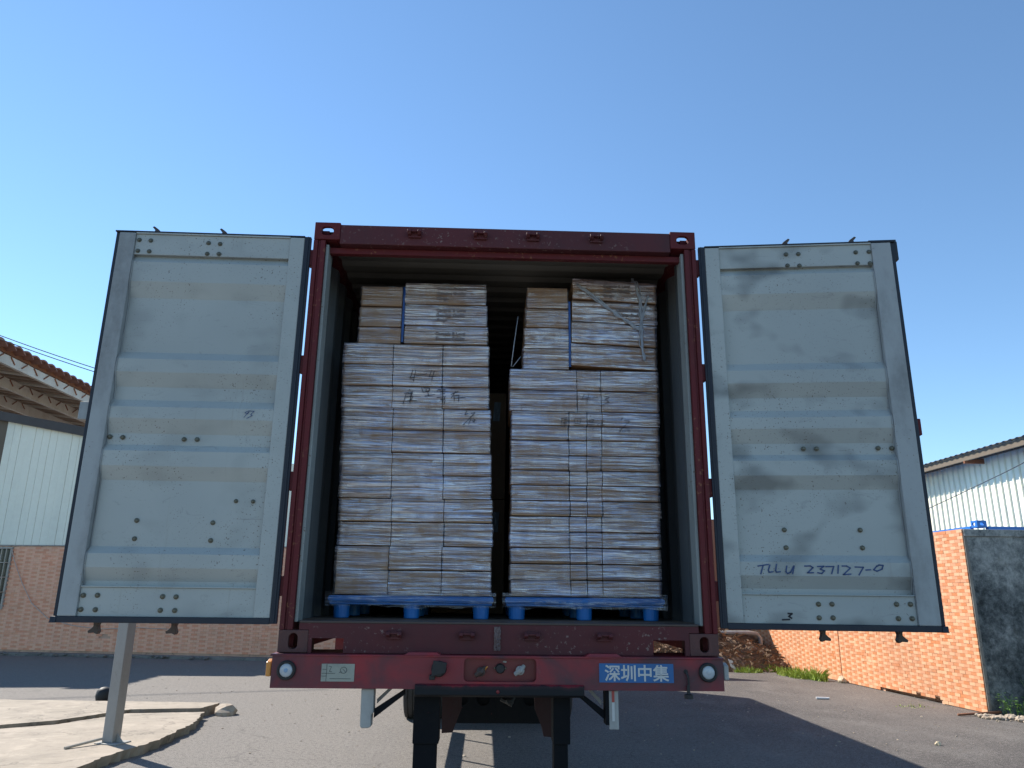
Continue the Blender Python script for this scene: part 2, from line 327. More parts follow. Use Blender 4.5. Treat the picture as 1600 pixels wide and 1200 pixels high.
class MB:
    def __init__(s): s.v = []; s.f = []; s.mi = []
    def poly(s, pts, faces, mi=0):
        k = len(s.v); s.v += [tuple(p) for p in pts]
        for f in faces: s.f.append(tuple(i+k for i in f)); s.mi.append(mi)
        return s
    def box(s, x0, x1, y0, y1, z0, z1, mi=0):
        P = [(x0, y0, z0), (x1, y0, z0), (x1, y1, z0), (x0, y1, z0), (x0, y0, z1), (x1, y0, z1), (x1, y1, z1), (x0, y1, z1)]
        return s.poly(P, [(0, 3, 2, 1), (4, 5, 6, 7), (0, 1, 5, 4), (1, 2, 6, 5), (2, 3, 7, 6), (3, 0, 4, 7)], mi)
    def hexa(s, P, mi=0):   # 8 points: bottom 4, top 4
        return s.poly(P, [(0, 3, 2, 1), (4, 5, 6, 7), (0, 1, 5, 4), (1, 2, 6, 5), (2, 3, 7, 6), (3, 0, 4, 7)], mi)
    def prism(s, pts, axis, a, b, mi=0):
        """polygon pts (2D) extruded along axis from a to b"""
        def mk(p, t):
            return {'x': (t, p[0], p[1]), 'y': (p[0], t, p[1]), 'z': (p[0], p[1], t)}[axis]
        n = len(pts); P = [mk(p, a) for p in pts]+[mk(p, b) for p in pts]
        F = [tuple(range(n))[::-1], tuple(range(n, 2*n))]+[(i, (i+1) % n, n+(i+1) % n, n+i) for i in range(n)]
        return s.poly(P, F, mi)
    def ring(s, outer, inner, axis, a, b, mi=0):
        def mk(p, t):
            return {'x': (t, p[0], p[1]), 'y': (p[0], t, p[1]), 'z': (p[0], p[1], t)}[axis]
        n = len(outer); P = [mk(p, a) for p in outer]+[mk(p, a) for p in inner]+[mk(p, b) for p in outer]+[mk(p, b) for p in inner]
        F = []
        for i in range(n):
            j = (i+1) % n
            F += [(i, j, n+j, n+i), (2*n+i, 3*n+i, 3*n+j, 2*n+j), (i, 2*n+i, 2*n+j, j), (n+i, n+j, 3*n+j, 3*n+i)]
        return s.poly(P, F, mi)
    def tube(s, path, r, n=8, mi=0, cap=True):
        path = [Vector(p) for p in path]; rr = r if hasattr(r, '__len__') else [r]*len(path)
        k = len(s.v); ref = None
        for i, p in enumerate(path):
            d = (path[min(i+1, len(path)-1)]-path[max(i-1, 0)]).normalized()
            if ref is None: ref = Vector((0, 0, 1)) if abs(d.z) < .9 else Vector((1, 0, 0))
            u = (ref-d*ref.dot(d)).normalized(); w_ = d.cross(u); ref = u
            for j in range(n):
                a = 2*PI*j/n; s.v.append(tuple(p+(u*math.cos(a)+w_*math.sin(a))*rr[i]))
        for i in range(len(path)-1):
            for j in range(n):
                j2 = (j+1) % n; s.f.append((k+i*n+j, k+i*n+j2, k+(i+1)*n+j2, k+(i+1)*n+j)); s.mi.append(mi)
        if cap:
            s.f.append(tuple(k+j for j in range(n))[::-1]); s.mi.append(mi)
            e = k+(len(path)-1)*n; s.f.append(tuple(e+j for j in range(n))); s.mi.append(mi)
        return s
    def cyl(s, c, axis, r, a, b, n=16, mi=0):
        c = Vector(c); d = {'x': Vector((1, 0, 0)), 'y': Vector((0, 1, 0)), 'z': Vector((0, 0, 1))}[axis]
        return s.tube([c+d*a, c+d*b], r, n, mi)
    def lathe(s, c, axis, prof, n=20, mi=0):
        """prof: list of (t, r) along axis"""
        c = Vector(c); d = {'x': Vector((1, 0, 0)), 'y': Vector((0, 1, 0)), 'z': Vector((0, 0, 1))}[axis]
        return s.tube([c+d*t for t, r in prof], [r for t, r in prof], n, mi) if False else s._lathe(c, d, prof, n, mi)
    def _lathe(s, c, d, prof, n, mi):
        ref = Vector((0, 0, 1)) if abs(d.z) < .9 else Vector((1, 0, 0)); w_ = d.cross(ref); k = len(s.v)
        for t, r in prof:
            for j in range(n):
                a = 2*PI*j/n; s.v.append(tuple(c+d*t+(ref*math.cos(a)+w_*math.sin(a))*r))
        for i in range(len(prof)-1):
            for j in range(n):
                j2 = (j+1) % n; s.f.append((k+i*n+j, k+i*n+j2, k+(i+1)*n+j2, k+(i+1)*n+j)); s.mi.append(mi)
        s.f.append(tuple(k+j for j in range(n))[::-1]); s.mi.append(mi)
        e = k+(len(prof)-1)*n; s.f.append(tuple(e+j for j in range(n))); s.mi.append(mi)
        return s
    def grid(s, fn, nu, nv, mi=0):
        k = len(s.v)
        for j in range(nv+1):
            for i in range(nu+1): s.v.append(tuple(fn(i/nu, j/nv)))
        for j in range(nv):
            for i in range(nu):
                a = k+j*(nu+1)+i; s.f.append((a, a+1, a+nu+2, a+nu+1)); s.mi.append(mi)
        return s
    def ico(s, c, r, squash=1, seed=0, rough=.35, sub=1):
        bm = bmesh.new(); bmesh.ops.create_icosphere(bm, subdivisions=sub, radius=1)
        k = len(s.v)
        for v in bm.verts:
            q = v.co*(1+rough*noise.noise(v.co*1.3+Vector((seed*3.1, seed, -seed))))
            s.v.append((c[0]+q.x*r, c[1]+q.y*r, c[2]+q.z*r*squash))
        for f in bm.faces: s.f.append(tuple(v.index+k for v in f.verts)); s.mi.append(0)
        bm.free(); return s
    def build(s, name, mats, parent=None, origin=None, smooth=False, bevel=0, fix=True):
        mats = mats if isinstance(mats, (list, tuple)) else [mats]
        xs = list(zip(*s.v)); lo = [min(a) for a in xs]; hi = [max(a) for a in xs]
        c = Vector(origin) if origin is not None else Vector(((lo[0]+hi[0])/2, (lo[1]+hi[1])/2, (lo[2]+hi[2])/2 if parent else lo[2]))
        me = bpy.data.meshes.new(name)
        me.from_pydata([(v[0]-c.x, v[1]-c.y, v[2]-c.z) for v in s.v], [], s.f)
        for m in mats: me.materials.append(m)
        me.polygons.foreach_set('material_index', s.mi)
        if fix:
            bm = bmesh.new(); bm.from_mesh(me); bmesh.ops.recalc_face_normals(bm, faces=bm.faces); bm.to_mesh(me); bm.free()
        if smooth: me.polygons.foreach_set('use_smooth', [True]*len(me.polygons))
        me.update()
        o = bpy.data.objects.new(name, me); C.objects.link(o)
        if parent: o.parent = parent; o.location = c-ORG[parent.name]
        else: o.location = c
        ORG[o.name] = c
        if bevel:
            b = o.modifiers.new('bevel', 'BEVEL'); b.width = bevel; b.segments = 2; b.limit_method = 'ANGLE'; b.harden_normals = False
        return o
def inst(src, name, parent, at, rot=(0, 0, 0)):
    """another object on src's mesh, placed with its centre at `at` (author coordinates)"""
    o = bpy.data.objects.new(name, src.data); C.objects.link(o); o.parent = parent
    o.location = Vector(at)-(ORG[parent.name] if parent else Vector()); o.rotation_euler = rot; ORG[o.name] = Vector(at)
    for m in src.modifiers:
        d = o.modifiers.new(m.name, m.type)
        if m.type == 'BEVEL': d.width = m.width; d.segments = m.segments; d.limit_method = m.limit_method
    return o
def structure(o): o['kind'] = 'structure'; return o
def stuff(o): o['kind'] = 'stuff'; return o
def rrect(cx, cz, w_, h, r, n=4):
    P = []
    for (sx, sz, a0) in ((1, 1, 0), (-1, 1, 90), (-1, -1, 180), (1, -1, 270)):
        for i in range(n+1):
            a = math.radians(a0+90*i/n); P.append((cx+sx*(w_/2-r)+r*math.cos(a), cz+sz*(h/2-r)+r*math.sin(a)))
    return P
def rect_like(inner, x0, x1, z0, z1):
    """project each inner point radially on the rectangle so ring() can pair them"""
    cx = sum(p[0] for p in inner)/len(inner); cz = sum(p[1] for p in inner)/len(inner); out = []
    for p in inner:
        dx, dz = p[0]-cx, p[1]-cz; t = 1e9
        if dx > 1e-9: t = min(t, (x1-cx)/dx)
        if dx < -1e-9: t = min(t, (x0-cx)/dx)
        if dz > 1e-9: t = min(t, (z1-cz)/dz)
        if dz < -1e-9: t = min(t, (z0-cz)/dz)
        out.append([cx+dx*t, cz+dz*t])
    for X, Z in ((x0, z0), (x1, z0), (x0, z1), (x1, z1)):     # snap the nearest point to each corner
        q = min(out, key=lambda o: (o[0]-X)**2+(o[1]-Z)**2); q[0], q[1] = X, Z
    return out
def ribbon(mb, strokes, width, plane):
    """handwriting: flat pen strokes; plane(x,z)->3D point"""
    for st in strokes:
        for (a, b_) in zip(st[:-1], st[1:]):
            dx, dz = b_[0]-a[0], b_[1]-a[1]; L = math.hypot(dx, dz) or 1e-6
            nx, nz = -dz/L*width/2, dx/L*width/2; ex, ez = dx/L*width*.4, dz/L*width*.4
            P = [plane(a[0]-ex+nx, a[1]-ez+nz), plane(a[0]-ex-nx, a[1]-ez-nz), plane(b_[0]+ex-nx, b_[1]+ez-nz), plane(b_[0]+ex+nx, b_[1]+ez+nz)]
            mb.poly(P, [(0, 1, 2, 3)])
def text_mesh(body, size, bold=0.0, depth=.001):
    cu = bpy.data.curves.new('lettering', 'FONT'); cu.body = body; cu.size = size; cu.offset = bold; cu.extrude = depth
    cu.align_x = 'CENTER'; cu.align_y = 'CENTER'; cu.resolution_u = 3
    o = bpy.data.objects.new('lettering', cu); C.objects.link(o); bpy.context.view_layer.update()
    me = bpy.data.meshes.new_from_object(o); bpy.data.objects.remove(o); bpy.data.curves.remove(cu); return me
def add_text(name, body, size, mat, parent, at, rotz=0, bold=0.0, sx=1.0, depth=.001):
    me = text_mesh(body, size, bold, depth); me.materials.clear(); me.materials.append(mat)
    xs = [v.co.x for v in me.vertices]; ys = [v.co.y for v in me.vertices]
    cx, cy = (min(xs)+max(xs))/2, (min(ys)+max(ys))/2
    for v in me.vertices: v.co = ((v.co.x-cx)*sx, -v.co.z, v.co.y-cy)
    o = bpy.data.objects.new(name, me); C.objects.link(o); o.parent = parent
    o.location = Vector(at)-ORG[parent.name]; o.rotation_euler = (0, 0, rotz); return o

# ================================================================ GROUND
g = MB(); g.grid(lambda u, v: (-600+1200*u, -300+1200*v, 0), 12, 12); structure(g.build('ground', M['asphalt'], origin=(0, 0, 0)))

# left yard slabs: two broken concrete plates with a step between them
def slab(outline, z0, z1, name, tiltx=0):
    m = MB(); pts = []
    for (a, b_) in zip(outline, outline[1:]+outline[:1]):     # rough, broken edges
        L = math.hypot(b_[0]-a[0], b_[1]-a[1]); k = max(1, int(L/.05)) if L < 9 else 1
        for i in range(k):
            t = i/k; x, y = a[0]+(b_[0]-a[0])*t, a[1]+(b_[1]-a[1])*t
            j = .030*noise.noise(Vector((x*4, y*4, 3))) + .018*noise.noise(Vector((x*13, y*13, 1))) + .03*noise.noise(Vector((x*31, y*31, 5)))
            pts.append((x+j, y+j*.6))
    n = len(pts); P = [(p[0]+.07*noise.noise(Vector((p[0]*9, p[1]*9, 8)))-.02, p[1], z0) for p in pts]+[(p[0], p[1], z1+tiltx*(p[0]+4)) for p in pts]
    m.poly(P, [tuple(range(n, 2*n))]); m.poly(P, [(i, (i+1) % n, n+(i+1) % n, n+i) for i in range(n)], 1)
    return structure(m.build(name, [M['slab'], M['slab_edge']], origin=(outline[0][0], outline[0][1], 0)))
slab([(-4.02, 3.0), (-3.98, 4.2), (-3.80, 5.2), (-3.83, 6.3), (-4.02, 7.28), (-5.02, 7.10), (-5.5, 6.16), (-6.05, 5.80), (-9.5, 4.9), (-9.5, 1.5), (-4.3, 1.5)], 0, .10, 'pavement')
slab([(-4.10, 7.44), (-4.03, 7.98), (-7.4, 8.16), (-12, 8.5), (-12, 4.4), (-9.5, 5.02), (-6.05, 5.93), (-5.53, 6.32), (-5.05, 7.26)], 0, .13, 'pavement')
mb = MB(); mb.ico((-3.86, 7.72, .05), .17, .55, 4, .5, 2); o = mb.build('concrete_lump', M['stone'], smooth=False)
tag(o, 'pale broken concrete lump at the pointed corner of the yard slabs', 'rubble')
mb = MB(); mb.lathe((-6.12, 8.75, 0), 'z', [(0, .08), (.04, .11), (.12, .125), (.20, .11), (.24, .06), (.25, .02)], 14); o = mb.build('stub_post', M['black_matte'], smooth=True)
tag(o, 'small black stub on the asphalt behind the grey post', 'stub post')

# ================================================================ LEFT BUILDING (tile-faced wall, cream panels above)
P0 = Vector((-13.265, 17.896, 0)); DL = Vector((.99063, -.13658, 0)); NL = Vector((-.13658, -.99063, 0))
AL = math.atan2(DL.y, DL.x)
def wl(s, o=0, z=0): return P0+DL*s+NL*o+Vector((0, 0, z))       # o: outwards, towards the yard
def lbox(mb, s0, s1, o0, o1, z0, z1, z1b=None, z0b=None, mi=0):
    z1b = z1 if z1b is None else z1b; z0b = z0 if z0b is None else z0b
    return mb.hexa([wl(s0, o1, z0), wl(s1, o1, z0b), wl(s1, o0, z0b), wl(s0, o0, z0), wl(s0, o1, z1), wl(s1, o1, z1b), wl(s1, o0, z1b), wl(s0, o0, z1)], mi)
lb = thing('workshop', wl(0), 'workshop with salmon tiled lower wall and cream panels behind the left container door', 'building')
def ztop(s): return 6.57-.186*s
m = MB(); lbox(m, -8, 16, -.3, -.015, 0, 2.91); m.build('wall', M['mortar'], lb)
m = MB(); lbox(m, -8, -1.10, -.25, -.02, 2.91, ztop(-8)-.2, ztop(-1.1)-.2); m.build('board_wall', M['wood_brown'], lb)
s = -1.08
while s < 3.0:
    m = MB(); lbox(m, s+.004, s+.232, -.06, .0+.006*(hash(round(s*10)) % 3), 2.925, ztop(s)-.12, ztop(s+.232)-.12); m.build('wall_panel', M['clad'], lb, bevel=.004); s += .236
m = MB(); lbox(m, 3.0, 16, -.06, .0, 2.925, ztop(3)-.1, 4.0); m.build('cladding', M['clad'], lb)
m = MB(); lbox(m, -8, -1.1, -.09, .012, 2.905, 2.925); lbox(m, -1.098, 16, -.09, .012, 2.90, 2.922); m.build('drip_flashing', M['grey_worn'], lb)
m = MB(); lbox(m, -8, 16, -.2, .14, ztop(-8)-.25, ztop(-8), ztop(16) if False else 3.9, 3.65); 
m = MB(); lbox(m, -8, 3.2, -.2, .14, ztop(-8)-.26, ztop(-8), ztop(3.2), ztop(3.2)-.26); m.build('eaves_beam', M['trim'], lb)

def tile_field(parent, put, rot, cells, mats, near, tw=.161, hh=.0535):
    """cells: (s,z,w) tile centres; the 300 nearest become parts of their own, the rest one joined part"""
    cells = sorted(cells, key=near); thk = .014
    base = []
    for mt in mats:
        b = MB(); b.box(-tw/2, tw/2, -thk/2, thk/2, -hh/2, hh/2)
        me = bpy.data.meshes.new('tile'); me.from_pydata(b.v, [], b.f); me.materials.append(mt); base.append(me)
    rest = MB(); rnd = random.Random(5)
    for k, (s_, z_, w_, row, col) in enumerate(cells):
        # the tiler set light and dark tiles in a loose alternation
        mi = (0, rnd.choice((1, 3)), 2)[(col-(row % 2)) % 3]
        if rnd.random() < .07: mi = rnd.randrange(4)
        pr = rnd.uniform(-.003, .003)
        if k < 300 and w_ > tw-.004:
            o = bpy.data.objects.new('tile', base[mi]); C.objects.link(o); o.parent = parent
            o.location = put(s_, pr, z_)-ORG[parent.name]; o.rotation_euler = (rnd.uniform(-.02, .02), 0, rot)
        else:
            a, b_ = s_-w_/2, s_+w_/2; z0, z1 = z_-hh/2, z_+hh/2
            P = [put(a, pr-.007, z0), put(b_, pr-.007, z0), put(b_, pr-.007, z1), put(a, pr-.007, z1), put(a, pr+.007, z0), put(b_, pr+.007, z0), put(b_, pr+.007, z1), put(a, pr+.007, z1)]
            rest.poly(P, [(4, 5, 6, 7), (0, 1, 5, 4), (1, 2, 6, 5), (2, 3, 7, 6), (3, 0, 4, 7)], mi)
    stuff(rest.build('tile_facing', mats, parent, fix=True))
def cells(s0, s1, z0, z1, skip=lambda s, z: False, pw_=.1635, ph=.0560):
    out = []; row = 0; z = z0+ph/2
    while z < z1-.02:
        s_ = s0+(pw_ if row % 2 else pw_/2)-pw_; col = -1
        while s_-pw_/2 < s1:
            a, b_ = max(s0, s_-pw_/2+.002), min(s1, s_+pw_/2-.002)
            if b_-a > .03 and not skip((a+b_)/2, z): out.append(((a+b_)/2, z, b_-a, row, col))
            s_ += pw_; col += 1
        z += ph; row += 1
    return out
win = (-1.62, -.17, 1.2, 2.86)
inwin = lambda s, z: win[0] < s < win[1] and win[2] < z < win[3]
hole = lambda s, z: 2.86 < s < 3.05 and .46 < z < .56
tile_field(lb, lambda s, o, z: wl(s, o, z), AL, cells(-2.6, 13.5, .12, 2.9, lambda s, z: inwin(s, z) or hole(s, z)), TML, lambda c: (0 if c[0] < 2.2 else 3 if c[1] > 1.1 else 1)+abs(c[0]-.6)*.2)
# barred window
wf = MB(); lbox(wf, win[0], win[1], -.02, .05, win[2]-.03, win[2]+.05); lbox(wf, win[0], win[1], -.02, .05, win[3]-.05, win[3]+.0)
lbox(wf, win[0], win[0]+.05, -.02, .05, win[2]+.05, win[3]-.05); lbox(wf, win[1]-.05, win[1], -.02, .05, win[2]+.05, win[3]-.05)
wo_ = wf.build('window', M['bar'], lb)
m = MB(); lbox(m, win[0]+.05, win[1]-.05, -.014, -.004, win[2]+.05, win[3]-.05); m.build('pane', M['glass'], wo_)
def bar(path): 
    b = MB(); b.tube(path, .011, 6); return b.build('bar', M['bar'], wo_)
for i in range(11): bar([wl(win[0]+.02+i*.14, .22, win[2]), wl(win[0]+.02+i*.14, .22, win[3]-.0)])
for i in range(5): 
    z = win[2]+.04+i*.395; bar([wl(win[0], .21, z), wl(win[1]-.02, .21, z), wl(win[1]-.02, .05, z)])
m = MB(); lbox(m, -8, 14, 0.008, .34, 0, .075, .06); o = m.build('kerb', M['kerb'], None, origin=wl(0)); structure(o)
rk = MB()
for i in range(120): 
    s_ = random.uniform(-2, 9); p = wl(s_, .3+random.uniform(-.12, .22), .03+random.uniform(0, .03)); rk.ico(p, random.uniform(.02, .07), .5, i, .5, 1)
stuff(tag(rk.build('rubble', M['kerb']), 'crumbled grey mortar along the foot of the salmon tiled wall', 'rubble'))
# drooping pale cable on the tiled wall
cp = []
for (s_, z) in ((-.18, 2.8), (-.05, 2.5), (.3, 1.9), (.7, 1.35), (1.25, .95), (2.0, .78), (2.8, .70), (3.3, .72), (3.9, .75), (5, .72)): cp.append(wl(s_, .05, z))
m = MB(); m.tube(cp, .011, 6); o = m.build('wall_cable', M['pale_cable'], smooth=True); tag(o, 'thin pale cable drooping across the salmon tiled wall from the barred window', 'cable')

# tiled shed roof rising behind that building, seen from below
ZU = lambda x: 8.75+.12*(-x-15.0)
tr = thing('shed_roof', (-15, 18, 8.6), 'open shed roof with red tile edge and pale beams, seen from below at far left', 'roof')
m = MB(); 
for a, b_ in ((-15.0, -34.0),):
    m.hexa([(a, 18.1, ZU(a)), (b_, 18.1, ZU(b_)), (b_, 46, ZU(b_)), (a, 46, ZU(a)), (a, 17.4, ZU(a)+.06), (b_, 17.4, ZU(b_)+.06), (b_, 46, ZU(b_)+.06), (a, 46, ZU(a)+.06)])
m.build('roof_sheet', M['soffit'], tr)
for i in range(26):
    y = 17.9+i*.55; x0, x1 = -15.02, -33
    m = MB(); m.hexa([(x1, y, ZU(x1)-.07), (x0, y, ZU(x0)-.07), (x0, y+.10, ZU(x0)-.07), (x1, y+.10, ZU(x1)-.07), (x1, y, ZU(x1)-.003), (x0, y, ZU(x0)-.003), (x0, y+.10, ZU(x0)-.003), (x1, y+.10, ZU(x1)-.003)])
    m.build('batten', M['white_beam'] if i % 3 == 0 else M['soffit'], tr)
for k, (x, h) in enumerate(((-15.0, .30), (-17.3, .36), (-19.8, .40), (-22.5, .42))):
    z = ZU(x)-.075; m = MB(); m.box(x-.06, x+.06, 17.5, 45, z-h, z); bo = m.build('beam', M['white_beam'], tr)
    cm = None
    for i in range(16):
        y = 18.0+i*.62; t = .12 if i % 2 else -.12
        m = MB(); m.tube([(x+.075, y-t, z-.02), (x+.075, y+t, z-.2)], .022, 5); m.build('clip', M['rust'], bo)
for r_ in range(2):
    for i in range(34):
        y = 17.3+i*.46; x = -15.02-.4*r_+.12; z = ZU(x)+.10+.05*r_
        m = MB()
        def tf(u, v, y=y, x=x, z=z):
            a = (v-.5)*PI; return (x-.25+.5*u+.0, y+.52*v, z+.02+.10*(1-u)*0+.085*math.cos(a)*1.0+.10*(1-v)-.03)
        m.grid(tf, 2, 6); m.grid(lambda u, v: tuple(Vector(tf(u, v))-Vector((0, 0, .05))), 2, 6)
        for (u0, u1, v0, v1) in ((0, 1, 0, 0), (0, 1, 1, 1), (0, 0, 0, 1), (1, 1, 0, 1)):
            nn = 6 if u0 == u1 else 2
            m.grid(lambda a, b2, u0=u0, u1=u1, v0=v0, v1=v1: tuple(Vector(tf(u0+(u1-u0)*a, v0+(v1-v0)*a))-Vector((0, 0, .05*b2))), nn, 1)
        m.build('roof_tile', M['rooftile'], tr, fix=False)
m = MB(); m.box(-15.10, -14.98, 17.3, 45, ZU(-15)-.02, ZU(-15)+.12); m.build('fascia', M['rust'], tr)
for k, (dy, dz) in enumerate(((0, 0), (.0, -.10))):
    m = MB(); pts = []
    for i in range(13):
        t = -.9+2.6*i/12; pts.append((-13.748+2.745*t, 16+.02*k, 8.629-dz*0+dz-.91*t-.10*math.sin(PI*min(1, max(0, (t+.9)/2.6)))))
    m.tube(pts, .012, 6); o = m.build('overhead_cable', M['cable'], smooth=True)
    tag(o, ('upper' if k == 0 else 'lower')+' of the two thin cables crossing the sky over the shed roof', 'cable', 'overhead cables')

# galvanised post on the yard slab, below the left container door
pt = thing('steel_post', (-4.25, 5.0, .1), 'grey square steel post standing on the concrete slab under the left door', 'post', rotz=math.radians(-16), local=True)
m = MB(); m.box(-.068, .068, -.068, .068, .012, 3.3); m.build('shaft', M['post'], pt, bevel=.008)
m = MB(); m.box(-.12, .17, -.12, .12, 0, .012); m.build('base_plate', M['grey_worn'], pt, bevel=.002)
m = MB(); m.poly([(.07, -.006, .013), (.16, -.006, .013), (.07, -.006, .10), (.07, .006, .013), (.16, .006, .013), (.07, .006, .10)], [(0, 1, 2), (3, 5, 4), (0, 3, 4, 1), (1, 4, 5, 2), (2, 5, 3, 0)]); m.build('gusset', M['grey_worn'], pt)
m = MB(); m.tube([(-.075, -.05, .05), (-.2, -.45, .012)], .016, 8); m.build('stay_rod', M['bar'], pt)
m = MB(); m.box(-.10, .10, -.10, .10, 3.302, 3.33); m.build('cap', M['grey_worn'], pt)

# pale scrapes and scattered grit on the asphalt
gm = MB(); rnd = random.Random(21)
for i in range(420):
    x, y = rnd.uniform(-7, 8), rnd.uniform(4.0, 15)
    if x < -3.7 and 1 < y < 8.7: continue
    if x > 3.5 or rnd.random() < .5: gm.ico((x, y, .004), rnd.uniform(.005, .016)*(1.5 if rnd.random() < .1 else 1), .6, i, .6, 1)
stuff(tag(gm.build('gravel', M['stone']), 'loose grit and small pebbles scattered over the asphalt', 'gravel'))

# ================================================================ RIGHT SIDE: tiled wall, mouldy end wall, warehouse, blue container
PA = Vector((7.976, 8.262, 0)); DA = Vector((-.062, .99808, 0)); NA = Vector((-.99808, -.062, 0))   # s runs away from the camera
def wa(s, o=0, z=0): return PA+DA*s+NA*o+Vector((0, 0, z))
AA = math.atan2(DA.y, DA.x)
def abox(mb, s0, s1, o0, o1, z0, z1, mi=0):
    return mb.hexa([wa(s0, o1, z0), wa(s1, o1, z0), wa(s1, o0, z0), wa(s0, o0, z0), wa(s0, o1, z1), wa(s1, o1, z1), wa(s1, o0, z1), wa(s0, o0, z1)], mi)
pw = thing('tiled_wall', wa(0), 'sunlit boundary wall faced with small orange tiles, cracked from top to bottom', 'wall')
m = MB(); abox(m, 0, 4.36, -.22, -.008, .10, 2.905); abox(m, 0, 1.15, -.22, -.008, 0, .10); abox(m, 2.9, 4.36, -.22, -.03, 0, .10); abox(m, 1.15, 2.9, -.22, -.12, 0, .10)
m.build('wall_core', M['mortar'], pw)
m = MB(); abox(m, 4.51, 9.2, -.22, -.008, 0, 2.905); m.build('wall_core', M['mortar'], pw)
m = MB(); abox(m, 4.361, 4.509, -.20, -.14, 0, 2.9); m.build('crack_shade', M['black_matte'], pw)  # black sheet standing in for the shade deep inside the crack
def crackx(z): return 4.42+.035*noise.noise(Vector((0, 0, z*2.3)))+(.03 if z < 1.3 else 0)
def skipA(s, z):
    if 1.1 < s < 3.0 and z < .085+.05*noise.noise(Vector((s*3, 0, 0))): return True
    return False
cl = []
for (s_, z, w_, r_, c_) in cells(0.005, 9.1, .012, 2.905, skipA, .1365, .0545):
    a, b_ = s_-w_/2, s_+w_/2; k = crackx(z)
    if a < k+.016 and b_ > k-.016:                      # the crack runs through the tile: two broken pieces
        for (p, q) in ((a, min(b_, k-.016)), (max(a, k+.016), b_)):
            if q-p > .02: cl.append(((p+q)/2, z, q-p, r_, c_))
    else: cl.append((s_, z, w_, r_, c_))
tile_field(pw, lambda s, o, z: wa(s, o, z), AA-PI if False else AA, cl, TM, lambda c: c[0]+abs(c[1]-1.2)*.35, .1338, .0522)
ew = thing('end_wall', (8.3, 8.3, 0), 'black mouldy concrete wall at the right edge beside the orange tiles', 'wall')
m = MB(); m.box(8.035, 15, 8.262, 8.48, 0, 2.78); m.build('wall', M['mould'], ew)
m = MB(); m.box(7.99, 15, 8.235, 8.50, 2.783, 2.90); m.build('coping', M['mould'], ew, bevel=.01)
m = MB(); m.box(7.982, 8.03, 8.245, 8.48, 0, 2.78); m.build('corner_edge', M['kerb'], ew)

# blue container standing behind the end wall; only its top rails and a corner casting show
def casting(parent, cx, cy, z0, sx, fy, mat, w_=.162, d=.178, h=.118, holes=(.075, .05)):
    """hollow corner casting: outer x face sx=+-1, front face at -y if fy<0; shell plates with round-ended holes"""
    t = .028; x0, x1 = cx-w_/2, cx+w_/2; y0, y1 = cy-d/2, cy+d/2; z1 = z0+h
    b = MB()
    fy0, fy1 = (y0, y0+t) if fy < 0 else (y1-t, y1)
    hl = rrect(cx, (z0+z1)/2, holes[0], holes[1], min(holes)/2-.002, 5)
    b.ring(rect_like(hl, x0, x1, z0, z1), hl, 'y', fy0, fy1)
    hl = rrect(cy+(t/2 if fy < 0 else -t/2), (z0+z1)/2, .075, .055, .026, 5); ya, yb = (y0+t, y1) if fy < 0 else (y0, y1-t)
    ex = (x0, x0+t) if sx < 0 else (x1-t, x1)
    b.ring(rect_like(hl, ya, yb, z0, z1), hl, 'x', *ex)
    ix = (x1-t*.6, x1) if sx < 0 else (x0, x0+t*.6)
    b.box(ix[0], ix[1], ya, yb, z0, z1)
    xa, xb = (x0+t, ix[0]) if sx < 0 else (ix[1], x1-t)
    b.box(xa, xb, ya, yb, z0, z0+t*.7); b.box(xa, xb, ya, ya+.02, z1-t*.7, z1)
    return b.build('corner_casting', mat, parent, bevel=.004)
bc = thing('blue_container', (10, 12, .5), 'bright blue container behind the mouldy wall with only its top rail showing', 'container')
m = MB(); m.box(8.78, 11.2, 9.06, 14.9, .52, 2.95); m.build('body', M['blue_steel'], bc)
m = MB(); m.box(8.92, 11.2, 8.97, 9.05, 2.93, 3.02); m.build('top_rail', M['blue_steel'], bc)
m = MB(); m.box(8.74, 8.80, 9.20, 15, 2.95, 3.04); m.build('side_rail', M['blue_steel'], bc)
m = MB(); m.box(8.75, 11.2, 9.0, 15, .40, .515); m.build('bottom_frame', M['blue_steel'], bc)
m = MB(); m.box(8.9, 9.2, 9.2, 9.5, 0, .398); m.box(8.9, 9.2, 14.4, 14.7, 0, .398); m.box(10.8, 11.1, 9.2, 9.5, 0, .398); m.box(10.8, 11.1, 14.4, 14.7, 0, .398); m.build('support_block', M['kerb'], bc)
casting(bc, 8.815, 9.06, 3.0, -1, -1, M['blue_steel'], .18, .178, .125, (.07, .05))

wh = thing('metal_warehouse', (12, 14, 0), 'pale ribbed metal warehouse with overhanging roof behind the orange tiled wall', 'building')
XW = 11.55
m = MB(); m.box(XW+.05, XW+.2, 7.2, 30, 0, 4.95); m.build('wall', M['clad'], wh)
y = 30.0; k = 0
while y > 7.3:                          # ribbed cladding strips, wider towards the near end
    wd = .215 if y > 11.4 else .30; mt = M['clad_white'] if y > 11.2 else M['clad_green']
    m = MB(); a, b_ = y-wd, y; r_ = .028
    m.prism([(XW+.045, a+.004), (XW+.045, b_-.003), (XW+.008, b_-.003), (XW+.008, a+wd*.30), (XW-r_, a+wd*.18), (XW-r_, a+wd*.06), (XW+.008, a+.004)], 'z', 2.0, 4.93+.0)
    m.build('wall_panel', mt, wh); y -= wd; k += 1
m = MB(); 
def rs(u, v):
    y_ = 6.5+24*u; x = 11.0+4.5*v; return (x, y_, 5.03+.16*(x-11)+.012*math.cos(2*PI*y_/.21))
m.grid(rs, 900, 2); m.grid(lambda u, v: tuple(Vector(rs(u, v))-Vector((0, 0, .012))), 900, 2)
m.build('roof', M['roof_sheet'], wh, fix=False)
